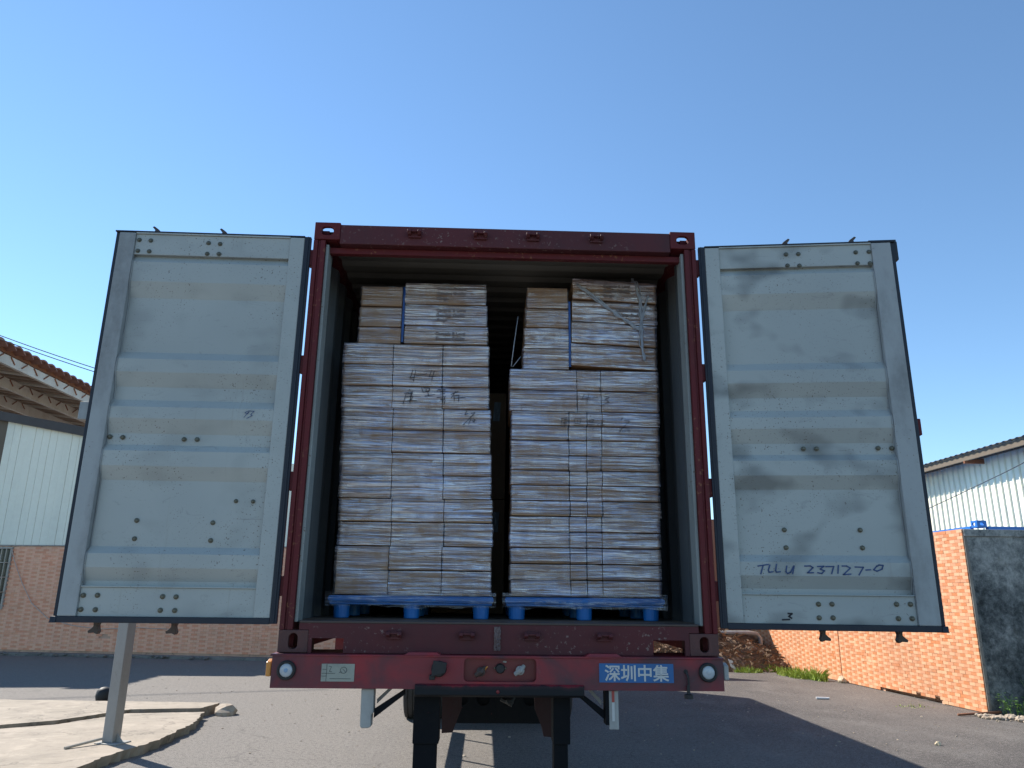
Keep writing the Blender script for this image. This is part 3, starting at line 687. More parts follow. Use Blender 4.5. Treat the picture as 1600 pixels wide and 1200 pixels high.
m = MB(); m.box(11.06, 11.12, 6.5, 30.5, 4.86, 4.985); m.build('eaves_purlin', M['wood_brown'], wh)
m = MB(); m.box(11.36, 11.42, 6.5, 30.5, 4.90, 5.04); m.build('purlin', M['trim'], wh)
for yy in (9.4, 12.6, 15.8, 19.0, 22.2):
    m = MB(); m.hexa([(11.05, yy, 4.80), (XW+.04, yy, 4.80), (XW+.04, yy+.05, 4.80), (11.05, yy+.05, 4.80), (11.05, yy, 4.86), (XW+.04, yy, 4.93), (XW+.04, yy+.05, 4.93), (11.05, yy+.05, 4.86)]); m.build('bracket', M['rust'], wh)
m = MB(); m.tube([(10.9, 7.5, 4.9), (10.4, 8.9, 4.50), (10.3, 10.2, 4.22), (10.25, 11.8, 3.95), (10.25, 13.5, 3.7), (10.3, 15, 3.55)], .009, 5); o = m.build('slack_cable', M['cable'], smooth=True)
tag(o, 'thin dark cable slanting across the pale warehouse cladding', 'cable')

# rough brick wall and debris at the far end of the passage
m = MB(); m.box(3.2, 9.0, 18.6, 18.85, 0, 4.0); o = m.build('back_wall', M['brick_red']); tag(o, 'reddish brown wall behind the debris heap, raised to shade it', 'wall')  # upper part unseen, raised so its shadow darkens heap and tiled wall end
hm = MB()
def hf(x, y):
    d = max(0, 1-((x-6.1)/2.1)**2-((y-16.6)/1.9)**2); return .72*d**.8*(1+.35*noise.noise(Vector((x*1.5, y*1.5, 0))))+(.10*noise.noise(Vector((x*5, y*5, 2))) if d > 0 else 0)-.02
hm.grid(lambda u, v: (3.9+3.6*u, 14.6+4.0*v, hf(3.9+3.6*u, 14.6+4.0*v)), 50, 50)
stuff(tag(hm.build('debris_heap', M['earth'], origin=(5.9, 16.6, 0), fix=False, smooth=True), 'brown heap of earth and debris at the end of the tiled wall', 'debris heap'))
st = MB(); rnd = random.Random(3)
for i in range(4200):
    x, y = rnd.uniform(4.1, 7.35), rnd.uniform(14.6, 18.3); z = hf(x, y)
    if z < 0 and rnd.random() < .75: continue
    z = max(z, .005); a = rnd.uniform(0, 2*PI); L = rnd.uniform(.1, .38); e = rnd.uniform(-.2, .5)
    d = Vector((math.cos(a)*math.cos(e), math.sin(a)*math.cos(e), math.sin(e)))*L; s_ = Vector((-math.sin(a), math.cos(a), 0))*rnd.uniform(.002, .005)
    p = Vector((x, y, z)); st.poly([p-s_, p+s_, p+d*.6+s_*.8+Vector((0, 0, .03)), p+d+Vector((0, 0, -.02)), p+d*.6-s_*.8+Vector((0, 0, .03))], [(0, 1, 2, 3, 4)])
stuff(tag(st.build('dry_brush', M['straw'], fix=False), 'tangled dry brown stems covering the debris heap', 'dry brush'))
for i, (x, y, z, r_, mt, lab) in enumerate(((5.55, 15.55, .62, .10, 'litter', 'crumpled pale plastic bag high on the debris heap'), (6.35, 15.5, .42, .12, 'grey_worn', 'grey crumpled sack lying on the debris heap'))):
    m = MB(); m.ico((x, y, z), r_, .7, i+20, .9, 2); tag(m.build('plastic_bag', M[mt]), lab, 'bag')
m = MB(); m.hexa([(5.92, 14.75, .10), (6.02, 14.72, .05), (6.02, 14.73, .05), (5.92, 14.76, .10), (5.86, 14.75, .29), (5.96, 14.72, .25), (5.96, 14.73, .25), (5.86, 14.76, .29)]); tag(m.build('paper_scrap', M['litter']), 'small white paper scrap standing against the foot of the debris heap', 'litter')
m = MB(); m.tube([(3.4, 16.2, .80), (6.9, 16.2, .83), (7.12, 16.2, .80), (7.2, 16.2, .70), (7.2, 16.2, .0)], .055, 10); o = m.build('pipe_rail', M['grey_worn'], smooth=True); tag(o, 'grey bent pipe rail in front of the debris heap by the tiled wall', 'pipe')
# grass and weeds
def grass(name, spots, n, h, label, mat, seed=1, wide=.006):
    rnd = random.Random(seed); b = MB()
    for i in range(n):
        cx, cy, rx, ry = spots[rnd.randrange(len(spots))]; a = rnd.uniform(0, 2*PI); q = math.sqrt(rnd.random())
        x, y = cx+rx*q*math.cos(a), cy+ry*q*math.sin(a); a = rnd.uniform(0, 2*PI); L = h*(.25+1.15*rnd.random()**2)*(1.15-.5*q)*(.75+.6*noise.noise(Vector((x*5, y*5, seed)))); lean = rnd.uniform(.1, 1.1)
        d = Vector((math.cos(a)*lean, math.sin(a)*lean, 1)).normalized()*L; s_ = Vector((-math.sin(a), math.cos(a), 0))*wide*rnd.uniform(.6, 1.4)
        p = Vector((x, y, 0)); b.poly([p-s_, p+s_, p+d*.6+s_*.8, p+d+Vector((d.x, d.y, 0))*.25, p+d*.6-s_*.8], [(0, 1, 2, 3, 4)])
    return stuff(tag(b.build(name, mat, fix=False), label, 'grass'))
grass('grass', [(7.15, 13.6, .28, .55), (7.05, 14.0, .25, .45), (7.3, 13.05, .15, .35)], 1500, .25, 'bright green grass tuft at the foot of the cracked tiled wall', M['leaf'], 1, .010)
grass('grass', [(6.95, 14.9, .22, .22)], 450, .22, 'small green grass clump between debris heap and tiled wall', M['leaf'], 2, .010)
grass('grass', [(6.3, 14.6, .35, .16)], 500, .17, 'yellowish green grass patch in front of the debris heap', M['leaf'], 3, .008)
grass('grass', [(7.2, 9.0, .35, .18)], 60, .06, 'sparse green blades on the asphalt near the wall end', M['leaf'], 6, .006)
def weed(cx, cy, h, n, label, seed):
    rnd = random.Random(seed); b = thing('weed', (cx, cy, 0), label, 'weed', 'weeds by the mouldy wall'); sm = MB(); lm = MB()
    for i in range(n):
        a = rnd.uniform(0, 2*PI); le = rnd.uniform(.1, .7); L = h*rnd.uniform(.55, 1.1); d = Vector((math.cos(a)*le, math.sin(a)*le*.6, 1)).normalized()
        p0 = Vector((cx+rnd.uniform(-.15, .15), cy+rnd.uniform(-.08, .08), 0)); sm.tube([p0, p0+d*L*.6, p0+d*L+Vector((d.x, d.y, -.2))*.08], [.006, .004, .002], 4)
        for k in range(9):
            t = rnd.uniform(.25, 1.0); q = p0+d*L*t; a2 = rnd.uniform(0, 2*PI); u = Vector((math.cos(a2), math.sin(a2), rnd.uniform(-.2, .6))).normalized(); v = u.cross(Vector((0, 0, 1))).normalized(); l_ = rnd.uniform(.035, .075)
            lm.poly([q, q+u*l_*.5+v*l_*.36, q+u*l_+Vector((0, 0, -.01)), q+u*l_*.5-v*l_*.36], [(0, 1, 2, 3)])
    sm.build('stem', M['leaf_dark'], b); lm.build('foliage', M['leaf_dark'], b, fix=False)
weed(8.25, 8.05, .38, 16, 'bushy green weed in the corner between orange tiles and mouldy wall', 1)
weed(8.75, 7.98, .55, 18, 'taller green weed against the mouldy wall at the right edge', 2)
weed(9.3, 7.9, .45, 16, 'green weed rooted in rubble beyond the right edge of the mouldy wall', 3)
rb = MB(); rnd = random.Random(8)
for i in range(260):
    x = rnd.uniform(7.6, 9.3); y = 7.85-.35*(x-7.6)*.9+rnd.gauss(0, .13); r_ = rnd.uniform(.015, .06)
    rb.ico((x, y, r_*.4), r_, .65, i, .6, 1)
stuff(tag(rb.build('rubble', M['stone']), 'scattered pale rubble stones below the mouldy wall', 'rubble'))
for (x, y, r_, lab) in ((8.42, 7.50, .105, 'large yellowish stone topmost of the rubble by the mouldy wall'), (8.16, 7.47, .085, 'rounded pale stone left of the yellowish one in the rubble')):
    m = MB(); m.ico((x, y, r_*.55), r_, .75, int(x*100), .45, 2); tag(m.build('stone', M['stone_white'], smooth=True), lab, 'stone')
m = MB(); m.tube([(7.35, 8.05, .02), (8.1, 8.14, .05)], .018, 7); tag(m.build('rod', M['rust'], smooth=True), 'thin rusty rod lying along the bottom end of the orange tiled wall', 'rod')
m = MB(); m.tube([(5.9, 9.9, .02), (6.12, 9.86, .02)], .02, 8); tag(m.build('litter_stick', M['litter']), 'short white stick lying on the sunlit asphalt', 'litter')
m = MB(); m.ico((5.62, 5.68, .018), .035, .9, 5, .5, 2); tag(m.build('pebble', M['stone_white']), 'lone pale pebble on the asphalt in the lower right corner', 'stone')
m = MB(); m.ico((7.62, 12.55, .05), .09, .8, 7, .5, 2); tag(m.build('stone', M['stone_white']), 'pale stone at the bottom of the crack in the tiled wall', 'stone')

# pen strokes and bolt positions (door-local x, height)
LB= [(1.071,3.882),(1.0,3.88),(1.07,3.808),(1.0,3.806),(0.643,3.875),(0.571,3.871),(0.643,3.801),(0.571,3.803),(1.075,2.632),(1.001,2.63),(0.647,2.625),(0.572,2.626),(0.854,2.151),(0.426,2.145),(0.852,2.049),(0.427,2.045),(1.073,1.738),(0.997,1.739),(0.644,1.736),(0.571,1.735),(1.075,1.663),(0.997,1.663),(0.647,1.663),(0.569,1.663),(0.309,2.27),(0.212,2.269)]
RB= [(0.553,3.871),(0.629,3.871),(0.556,3.794),(0.629,3.791),(0.98,3.871),(1.06,3.872),(0.983,3.796),(1.059,3.794),(0.556,2.623),(0.632,2.623),(0.983,2.624),(1.06,2.623),(0.407,2.148),(0.831,2.148),(0.409,2.047),(0.833,2.048),(0.553,1.736),(0.626,1.737),(0.973,1.741),(1.047,1.742),(0.55,1.663),(0.625,1.664),(0.974,1.665),(1.047,1.666)]
TL= [[(0.235,1.941),(0.293,1.95)],[(0.264,1.944),(0.248,1.898)],[(0.302,1.947),(0.291,1.919),(0.294,1.907),(0.316,1.91)],[(0.339,1.951),(0.331,1.916),(0.336,1.908),(0.357,1.911)],[(0.395,1.942),(0.388,1.911),(0.396,1.901),(0.413,1.908),(0.434,1.943)],[(0.436,1.943),(0.424,1.9)],[(0.494,1.943),(0.525,1.944),(0.539,1.935),(0.507,1.906),(0.539,1.907)],[(0.565,1.941),(0.599,1.943),(0.578,1.927),(0.6,1.918),(0.584,1.903),(0.562,1.907)],[(0.61,1.941),(0.653,1.942),(0.638,1.903)],[(0.679,1.948),(0.672,1.905)],[(0.699,1.945),(0.724,1.945),(0.743,1.934),(0.702,1.898),(0.742,1.901)],[(0.769,1.94),(0.814,1.939),(0.786,1.897)],[(0.826,1.924),(0.852,1.926)],[(0.888,1.947),(0.869,1.926),(0.885,1.918),(0.914,1.93),(0.922,1.95),(0.9,1.952),(0.888,1.944)]]
MK= [[(0.383,1.684),(0.404,1.683),(0.386,1.668),(0.4,1.659)],[(0.35,1.65),(0.388,1.652)]]
N93= [[(0.282,2.798),(0.302,2.786),(0.285,2.78),(0.276,2.798),(0.305,2.757)],[(0.271,2.796),(0.249,2.796),(0.268,2.775),(0.257,2.77),(0.288,2.752)]]
HWL= [[(-0.6,3.193),(-0.615,3.138),(-0.588,3.145)],[(-0.58,3.195),(-0.591,3.12)],[(-0.573,3.158),(-0.545,3.163),(-0.506,3.172)],[(-0.475,3.195),(-0.489,3.151),(-0.445,3.157)],[(-0.456,3.192),(-0.472,3.131)],[(-0.616,3.066),(-0.612,3.056)],[(-0.648,3.034),(-0.593,3.046)],[(-0.634,3.035),(-0.652,2.963)],[(-0.626,3.031),(-0.595,3.038),(-0.604,3.013)],[(-0.629,3.012),(-0.592,3.015)],[(-0.603,3.04),(-0.608,2.974)],[(-0.624,2.988),(-0.565,2.989)],[(-0.592,3.007),(-0.612,2.982)],[(-0.535,3.074),(-0.524,3.045),(-0.489,3.05),(-0.482,3.073),(-0.521,3.074)],[(-0.505,3.066),(-0.506,3.05)],[(-0.511,3.019),(-0.448,3.03)],[(-0.494,3.046),(-0.487,3.021)],[(-0.404,3.079),(-0.402,3.07)],[(-0.433,3.055),(-0.426,3.064),(-0.378,3.065)],[(-0.413,3.052),(-0.382,3.057)],[(-0.398,3.06),(-0.391,2.978)],[(-0.432,3.01),(-0.376,3.018)],[(-0.411,3.035),(-0.381,3.038)],[(-0.406,3.007),(-0.403,2.995),(-0.382,2.999),(-0.382,3.011)],[(-0.378,2.995),(-0.386,2.962)],[(-0.341,3.033),(-0.294,3.054)],[(-0.31,3.054),(-0.339,3.008)],[(-0.321,3.025),(-0.318,2.986)],[(-0.317,3.025),(-0.288,3.03),(-0.29,2.987)],[(-0.317,3.009),(-0.246,3.014)],[(-0.235,2.923),(-0.246,2.898),(-0.227,2.905)],[(-0.203,2.907),(-0.18,2.914)],[(-0.18,2.912),(-0.254,2.831)],[(-0.204,2.875),(-0.219,2.836)],[(-0.192,2.873),(-0.178,2.863),(-0.186,2.849),(-0.194,2.861)]]
HWR= [[(0.542,3.052),(0.528,3.024),(0.587,3.032)],[(0.574,3.06),(0.559,2.994)],[(0.596,3.03),(0.633,3.036)],[(0.674,3.046),(0.71,3.033),(0.68,3.023),(0.707,3.002),(0.654,2.98)],[(0.414,2.92),(0.436,2.922)],[(0.386,2.885),(0.427,2.892)],[(0.395,2.885),(0.386,2.848)],[(0.404,2.876),(0.427,2.881),(0.425,2.858),(0.4,2.855)],[(0.388,2.848),(0.431,2.851)],[(0.413,2.885),(0.411,2.83)],[(0.386,2.834),(0.431,2.837)],[(0.472,2.882),(0.478,2.854),(0.512,2.855),(0.519,2.883),(0.477,2.884)],[(0.497,2.877),(0.496,2.855)],[(0.472,2.843),(0.535,2.844)],[(0.581,2.909),(0.583,2.902)],[(0.567,2.877),(0.603,2.884),(0.589,2.861)],[(0.571,2.865),(0.602,2.863)],[(0.566,2.847),(0.607,2.85)],[(0.575,2.838),(0.593,2.84)],[(0.602,2.829),(0.593,2.815)],[(0.666,2.878),(0.647,2.844),(0.674,2.849)],[(0.625,2.848),(0.638,2.857)],[(0.657,2.867),(0.661,2.844)],[(0.798,2.902),(0.781,2.881)],[(0.802,2.881),(0.838,2.877)],[(0.838,2.875),(0.768,2.805)],[(0.779,2.814),(0.772,2.8)],[(0.795,2.814),(0.79,2.801)],[(0.809,2.815),(0.806,2.801)],[(0.822,2.815),(0.836,2.815),(0.833,2.801)]]

# ================================================================ SHIPPING CONTAINER
ZB, ZF, ZT, LEN = 1.45, 1.618, 4.041, 13.0
ct = thing('shipping_container', (0, 0, ZB), 'dark red shipping container with both rear doors swung wide open', 'container')
for s in (-1, 1):
    m = MB()
    def B(x0, x1, *a): m.box(min(s*x0, s*x1), max(s*x0, s*x1), *a)
    B(1.192, 1.219, 0, .11, ZB+.118, 3.92); B(1.176, 1.192, .012, .10, ZB+.118, 3.92); B(1.146, 1.176, .004, .09, ZB+.118, 3.92)
    m.build('corner_post', M['red'], ct, bevel=.004)
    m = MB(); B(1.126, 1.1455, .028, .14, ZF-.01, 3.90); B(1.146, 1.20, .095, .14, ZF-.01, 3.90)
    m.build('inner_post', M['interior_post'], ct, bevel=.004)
    # corrugated side wall (outside and inside faces of one folded sheet)
    prof = []; y = .145
    while y < LEN-.1:
        for dy, d in ((0, 0), (.07, 0), (.138, .036), (.208, .036)): prof.append((y+dy, 1.205-d))
        y += .276
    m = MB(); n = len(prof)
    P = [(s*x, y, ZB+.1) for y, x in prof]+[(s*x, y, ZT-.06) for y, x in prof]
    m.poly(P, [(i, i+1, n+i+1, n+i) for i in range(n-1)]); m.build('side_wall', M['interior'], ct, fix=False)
    m = MB(); B(1.16, 1.214, .112, LEN, ZB+.0, ZB+.16); B(1.15, 1.214, .112, LEN, ZT-.085, ZT-.005); m.build('side_rail', M['red'], ct)
    casting(ct, s*1.138, .089, ZB, s, -1, M['red_cast'], holes=(.050, .082))
    casting(ct, s*1.138, .089, ZT-.118, s, -1, M['red'], holes=(.078, .058))
    for z in (1.80, 2.39, 3.10, 3.80):              # hinge lugs on the post
        m = MB(); B(1.190, 1.243, .012, .060, z-.055, z+.055); m.build('hinge_lug', M['red'], ct, bevel=.006)
m = MB(); m.box(-1.056, 1.056, .004, .11, 3.896, ZT-.012); m.box(-1.056, 1.056, .02, .11, ZT-.0118, ZT-.004); m.build('header', M['red_rail'], ct, bevel=.006)
m = MB(); m.box(-1.145, 1.145, .062, .105, 3.855, 3.8955); m.build('header_lip', M['red'], ct, bevel=.004)
# door sill with the two fork pockets cut out of its lower edge
pts = [(-1.056, ZB), (-1.036, ZB), (-1.036, 1.526), (-.862, 1.526), (-.862, ZB), (.850, ZB), (.850, 1.532), (1.030, 1.532), (1.030, ZB), (1.056, ZB), (1.056, 1.572), (1.11, 1.572), (1.11, 1.605), (-1.11, 1.605), (-1.11, 1.570), (-1.056, 1.570)]
m = MB(); m.prism(pts, 'y', .004, .022); m.build('sill', M['red_rail'], ct)
m = MB(); m.box(-1.11, 1.11, .001, .16, 1.6055, 1.618); m.build('threshold', M['steel_dark'], ct, bevel=.003)
m = MB(); m.box(-.85, .84, .023, .16, ZB+.005, ZB+.03); m.build('sill_flange', M['red_rail'], ct)
m = MB(); m.box(-1.15, 1.15, .161, LEN-.05, 1.575, ZF); m.build('floor', M['ply'], ct)
m = MB(); 
for i in range(28): m.box(-1.15, 1.15, 1.2+i*.41, 1.25+i*.41, 1.47, 1.573)
m.build('cross_member', M['steel_dark'], ct)
m = MB()
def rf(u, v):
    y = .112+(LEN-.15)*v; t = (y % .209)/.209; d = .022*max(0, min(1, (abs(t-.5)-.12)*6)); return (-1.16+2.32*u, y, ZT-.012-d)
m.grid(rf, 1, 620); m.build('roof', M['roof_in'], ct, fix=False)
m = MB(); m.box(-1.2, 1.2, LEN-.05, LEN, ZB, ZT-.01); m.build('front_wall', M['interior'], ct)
def keeper(x, z, flip=1):
    m = MB(); zs = .022
    m.box(x-.040, x+.040, -.012, .0035, z-zs, z+zs*1.2)
    m.prism([(.0, z+zs*flip), (-.045, z+zs*.9*flip), (-.052, z+zs*.2*flip), (-.034, z-zs*.4*flip), (-.0, z-zs*.6*flip)], 'x', x-.044, x-.022)
    m.prism([(.0, z+zs*flip), (-.045, z+zs*.9*flip), (-.052, z+zs*.2*flip), (-.034, z-zs*.4*flip), (-.0, z-zs*.6*flip)], 'x', x+.020, x+.042)
    m.box(x-.044, x+.044, -.040, -.012, z+zs*.55*flip-.006, z+zs*.55*flip+.006)
    m.build('cam_keeper', M['red_rail'], ct, bevel=.003)
for x in (-.583, -.164, .171, .578): keeper(x, 3.968, 1)
for x in (-.584, -.185, .174, .577): keeper(x, 1.545, 1)
m = MB(); m.grid(lambda u, v: (-.036+.036*u+.004*noise.noise(Vector((u*3, v*9, 1))), -.006-.008*noise.noise(Vector((u*9, v*14, 5)))-.004*math.sin(PI*u), 1.470+.125*v+.004*noise.noise(Vector((u*6, v, 3)))), 8, 24); m.box(-.030, -.006, -.0035, .003, 1.475, 1.59); m.build('weld_scar', M['weld'], ct, fix=False)

RIBS = [(3.782, 3.735, 3.605, 3.506), (3.155, 3.105, 3.024, 2.938), (2.858, 2.810, 2.741, 2.655), (2.588, 2.548, 2.460, 2.380), (2.005, 1.965, 1.889, 1.817)]
def door(s, theta, bolts):
    d = bpy.data.objects.new('door', None); C.objects.link(d); d.parent = ct
    d.location = Vector((s*1.229, 0, 1.6))-ORG[ct.name]; d.rotation_euler = (0, 0, -s*theta); ORG[d.name] = Vector((0, 0, 1.6))
    def X(a, b): return (min(s*a, s*b), max(s*a, s*b))
    z0, z1 = 1.628, 3.928; fr = 1.092 if s < 0 else 1.075
    # door plate: five inward ribs between plain flats
    pf = [(-.002, 3.79)]
    rec, pro = .040, .006
    zs = [(3.80, rec)]
    for (a, b, c, e) in RIBS: zs += [(a, rec), (b, pro), (c, pro), (e, rec)]
    zs += [(1.76, rec)]
    fine = []
    for (p, q) in zip(zs[:-1], zs[1:]):
        k = max(1, int(abs(p[0]-q[0])/.06))
        for i in range(k): fine.append((p[0]+(q[0]-p[0])*i/k, p[1]+(q[1]-p[1])*i/k))
    fine.append(zs[-1])
    m = MB(); nx = 24
    def pl(u, v, off=0):
        i = min(len(fine)-1, int(round(v*(len(fine)-1)))); z, y = fine[i]; lx = .135+(fr+.004-.135)*u
        dent = .004*noise.noise(Vector((lx*3.1+s*5, z*2.7, 4)))*math.sin(PI*u)
        return (s*lx, y+dent+off, z)
    m.grid(pl, nx, len(fine)-1); m.grid(lambda u, v: pl(u, v, .003), nx, len(fine)-1)
    m.build('panel', M['door'], d, fix=False)
    m = MB(); m.box(*X(.046, .136), 0, .052, z0, z1); m.build('hinge_stile', M['frame_dirty'] if False else M['door'], d, bevel=.004)
    m = MB(); m.box(*X(fr, 1.192), -.003, .052, z0, z1); m.build('lock_stile', M['frame_dirty'], d, bevel=.005)
    m = MB(); m.box(*X(.1365, fr-.0005), .010, .050, 3.785, z1-.006); m.box(*X(.1365, fr-.0005), .0, .060, z1-.0055, z1+.004); m.build('top_rail', M['door'], d, bevel=.002)
    m = MB(); m.box(*X(.1365, fr-.0005), .014, .050, z0, 1.782); m.box(*X(.1365, fr-.0005), .004, .045, 1.7825, 1.790); m.build('bottom_rail', M['door'], d, bevel=.002)
    # sealant bead along the lock stile
    m = MB(); m.tube([(s*(fr-.004+.004*noise.noise(Vector((z*7, s, 0)))), max(.0, yy-.004), z) for z, yy in fine], .0032, 5); m.build('sealant', M['frame_dirty'], d, smooth=True)
    # rubber gasket all round with its lip
    m = MB(); m.box(*X(.006, .0455), -.004, .026, z0-.03, z1+.006); m.box(*X(.018, .026), -.012, -.0035, z0-.03, z1+.004)
    m.box(*X(.0455, 1.225), -.006, .075, z0-.033, z0-.0005); m.box(*X(.0455, 1.222), -.001, .075, z1+.0045, z1+.014); m.box(*X(1.1925, 1.218), .012, .08, z0, z1+.004)
    m.hexa([(s*1.19, -.012, z0-.034), (s*1.225, -.014, z0-.034), (s*1.225, .02, z0-.034), (s*1.19, .02, z0-.034), (s*1.19, -.008, z0-.001), (s*1.213, -.006, z0-.001), (s*1.213, .02, z0-.001), (s*1.19, .02, z0-.001)])
    m.build('gasket', M['gasket'], d, bevel=.003)
    m = MB(); m.box(*X(.06, 1.21), .0755, .082, z0-.02, z1+.0); m.build('outer_skin', M['red'], d)
    # bolts through the plate
    proto = None
    for i, (lx, z) in enumerate(bolts):
        y = .010 if z > 3.785 else (.014 if z < 1.78 else (.040 if abs(z-2.1) < .1 or abs(z-2.27) < .02 else (pro if False else .040)))
        if abs(z-2.626) < .02: y = .036
        r = .0115 if abs(z-2.27) > .01 else .010
        if proto is None or r < .014:
            b = MB(); b.lathe((s*lx, y, z), 'y', [(.0, r*1.28), (-.004, r*1.25), (-.0045, r*.9), (-.010, r*.86), (-.012, r*.55), (-.012, r*.5)], 10); o = b.build('bolt', M['bolt'], d, origin=(s*lx, y, z)); proto = proto or o
        else: inst(proto, 'bolt', d, (s*lx, y, z), (0, random.uniform(0, 1), 0))
    # locking bars on the outer face with cams above and below
    for lx in (.597, 1.022) if s < 0 else (.590, 1.006):
        m = MB(); m.tube([(s*lx, .115, z0-.03), (s*lx, .115, z1+.03)], .017, 10); bar_ = m.build('lock_bar', M['steel_dark'], d, smooth=True)
        for zc, f in ((z1+.012, 1), (z0-.028, -1)):
            q = 1 if f > 0 else -1
            m = MB(); k = -s if f > 0 else s
            sil = [(-.014, 0), (.015, 0), (.015, .016), (.032, .022), (.036, .042), (.022, .060), (-.010, .084), (-.022, .078), (-.002, .056), (-.008, .042), (-.028, .038), (-.030, .024), (-.013, .016)] if f > 0 else [(-.020, 0), (.020, 0), (.013, .014), (.012, .028), (.024, .040), (.040, .052), (.036, .064), (.006, .062), (-.012, .070), (-.020, .056), (-.014, .040), (-.010, .022)]
            m.prism([(s*lx+k*a, zc+f*b) for a, b in sil], 'y', .095, .135); m.build('lock_cam', M['steel_dark'], d, bevel=.003)
    for z in (2.63, 3.84, 1.70):
        m = MB()
        for lx in (.60, 1.015): m.box(*X(lx-.05, lx+.05), .0825, .096, z-.05, z+.05)
        m.build('bar_bracket', M['red'], d)
    return d
dl = door(-1, math.radians(.6), LB); dr_ = door(1, math.radians(7.5), RB)
m = MB(); m.box(-1.285, -1.178, .045, .085, 2.735, 2.842); m.build('overlap_plate', M['frame_dirty'], dl, bevel=.004)
m = MB(); m.box(1.2185, 1.243, .03, .085, 2.70, 2.80); m.build('lock_tab', M['red'], dr_, bevel=.005)
m = MB(); m.box(1.07, 1.236, .02, .07, 3.9425, 3.956); m.box(1.219, 1.24, .02, .07, 3.82, 3.942); m.build('gasket_corner', M['gasket'], dr_)
m = MB(); ribbon(m, TL, .0075, lambda x, z: (x, .0025, z)); stuff(m.build('marker_writing', M['ink_blue'], dr_, fix=False))
m = MB(); ribbon(m, MK, .009, lambda x, z: (x, .0115, z)); stuff(m.build('marker_sign', M['ink_black'], dr_, fix=False))
m = MB(); ribbon(m, N93, .0032, lambda x, z: (-x, .0015, z)); stuff(m.build('marker_number', M['ink_blue'], dl, fix=False))

# ================================================================ CARGO
YC = .445
def pallet(x0, x1, label):
    p = thing('pallet', ((x0+x1)/2, .95, ZF), label, 'pallet', 'blue plastic pallets')
    m = MB(); m.box(x0, x1, .425, 1.44, 1.712, 1.752); m.box(x0+.004, x1-.004, .432, 1.43, 1.698, 1.7118); m.build('deck', M['blue'], p, bevel=.006)
    m = MB(); m.box(x0-.004, x1+.004, .419, .4245, 1.722, 1.744); m.build('rim', M['blue'], p, bevel=.002)
    for i in range(3):
        for j in range(3):
            x = x0+.072+(x1-x0-.144)*i/2; y = .49+.44*j
            m = MB(); m.lathe((x, y, ZF+.001), 'z', [(0, .043), (.004, .046), (.079, .051)], 18); o = m.build('foot', M['blue'], p, smooth=False)
    # ragged skirt of film pulled round the deck
    m = MB(); sd_ = x0*7
    def sk(u, v):
        x = x0-.02+(x1-x0+.04)*u; n1 = noise.noise(Vector((x*9, sd_, 0))); n2 = noise.noise(Vector((x*26, v*3, sd_)))
        low = 1.690+.012*n1-.018*abs(noise.noise(Vector((x*4, 2, sd_)))); z = low+(1.775-low)*v
        return (x, .413-.006*n2-.010*(1-v)*abs(n1)+.01*(1-v), z+.004*n2)
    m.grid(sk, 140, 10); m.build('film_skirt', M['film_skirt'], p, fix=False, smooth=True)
    return p
pallet(-1.043, -.041, 'blue plastic pallet on the left of the container floor'); pallet(.038, 1.020, 'blue plastic pallet on the right of the container floor')
ORD = ['bottom', 'second', 'third', 'fourth', 'fifth', 'sixth', 'seventh', 'eighth', 'ninth', 'tenth', 'eleventh', 'twelfth', 'thirteenth', 'fourteenth']
CARTONS = []
def carton(x0, x1, z0, z1, label, film='film', tilt=0, y=YC, depth=.55, tl=0, edge=(0, 0), group='film-wrapped cartons'):
    """box with flap seam, taped, and the film stretched over its front"""
    jx, jy = random.uniform(-.004, .004), random.uniform(-.006, .012); g_ = .004
    m = MB(); a, b, c, d = x0+g_+jx, x1-g_+jx, z0+.001, z1-.006
    sh = lambda x: tl*(x-(x0+x1)/2)
    m.hexa([(a, y+jy, c+sh(a)), (b, y+jy, c+sh(b)), (b, y+depth, c+sh(b)), (a, y+depth, c+sh(a)), (a, y+jy, d+sh(a)), (b, y+jy, d+sh(b)), (b, y+depth, d+sh(b)), (a, y+depth, d+sh(a))])
    o = m.build('carton', M['card'], None, bevel=.004); tag(o, label, 'carton', group)
    fm = MB(); mg = -.0022; zc0, zc1 = (-.004 if random.random() < .25 else .003), .003; seed = random.uniform(0, 50)
    def wrk(x, z):
        zz = z+tilt*x
        return \
            .0034*noise.noise(Vector((x*2.2, zz*45, seed*.02)))+.0034*noise.noise(Vector((x*4.3, zz*22, 7)))+.0015*noise.noise(Vector((x*9, zz*58, 3)))
    el, er = edge; W = (x1-x0)+2*mg; tot = el+W+er; nu = max(10, int(tot/.014)); nv = max(6, int((z1-z0)/.008))
    def ff(u, v):
        q = u*tot; z = z0+zc0+(z1-z0-.005-zc0)*v
        if q < el: x, yy = x0-.004, y-.008+(el-q)
        elif q > el+W: x, yy = x1+.004, y-.008+(q-el-W)
        else: x, yy = x0-mg+(q-el), y-.009
        seam = .005*(1-min(1, min(v, 1-v)/.10))                      # film dips in at the seam between rows
        k = wrk(x, z); return (x+(k if (q < el or q > el+W) else 0), yy+(seam-k if el <= q <= el+W else 0), z+sh(min(max(x, x0), x1)))
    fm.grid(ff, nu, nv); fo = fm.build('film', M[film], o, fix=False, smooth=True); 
    CARTONS.append((o, x0, x1, z0, z1)); return o
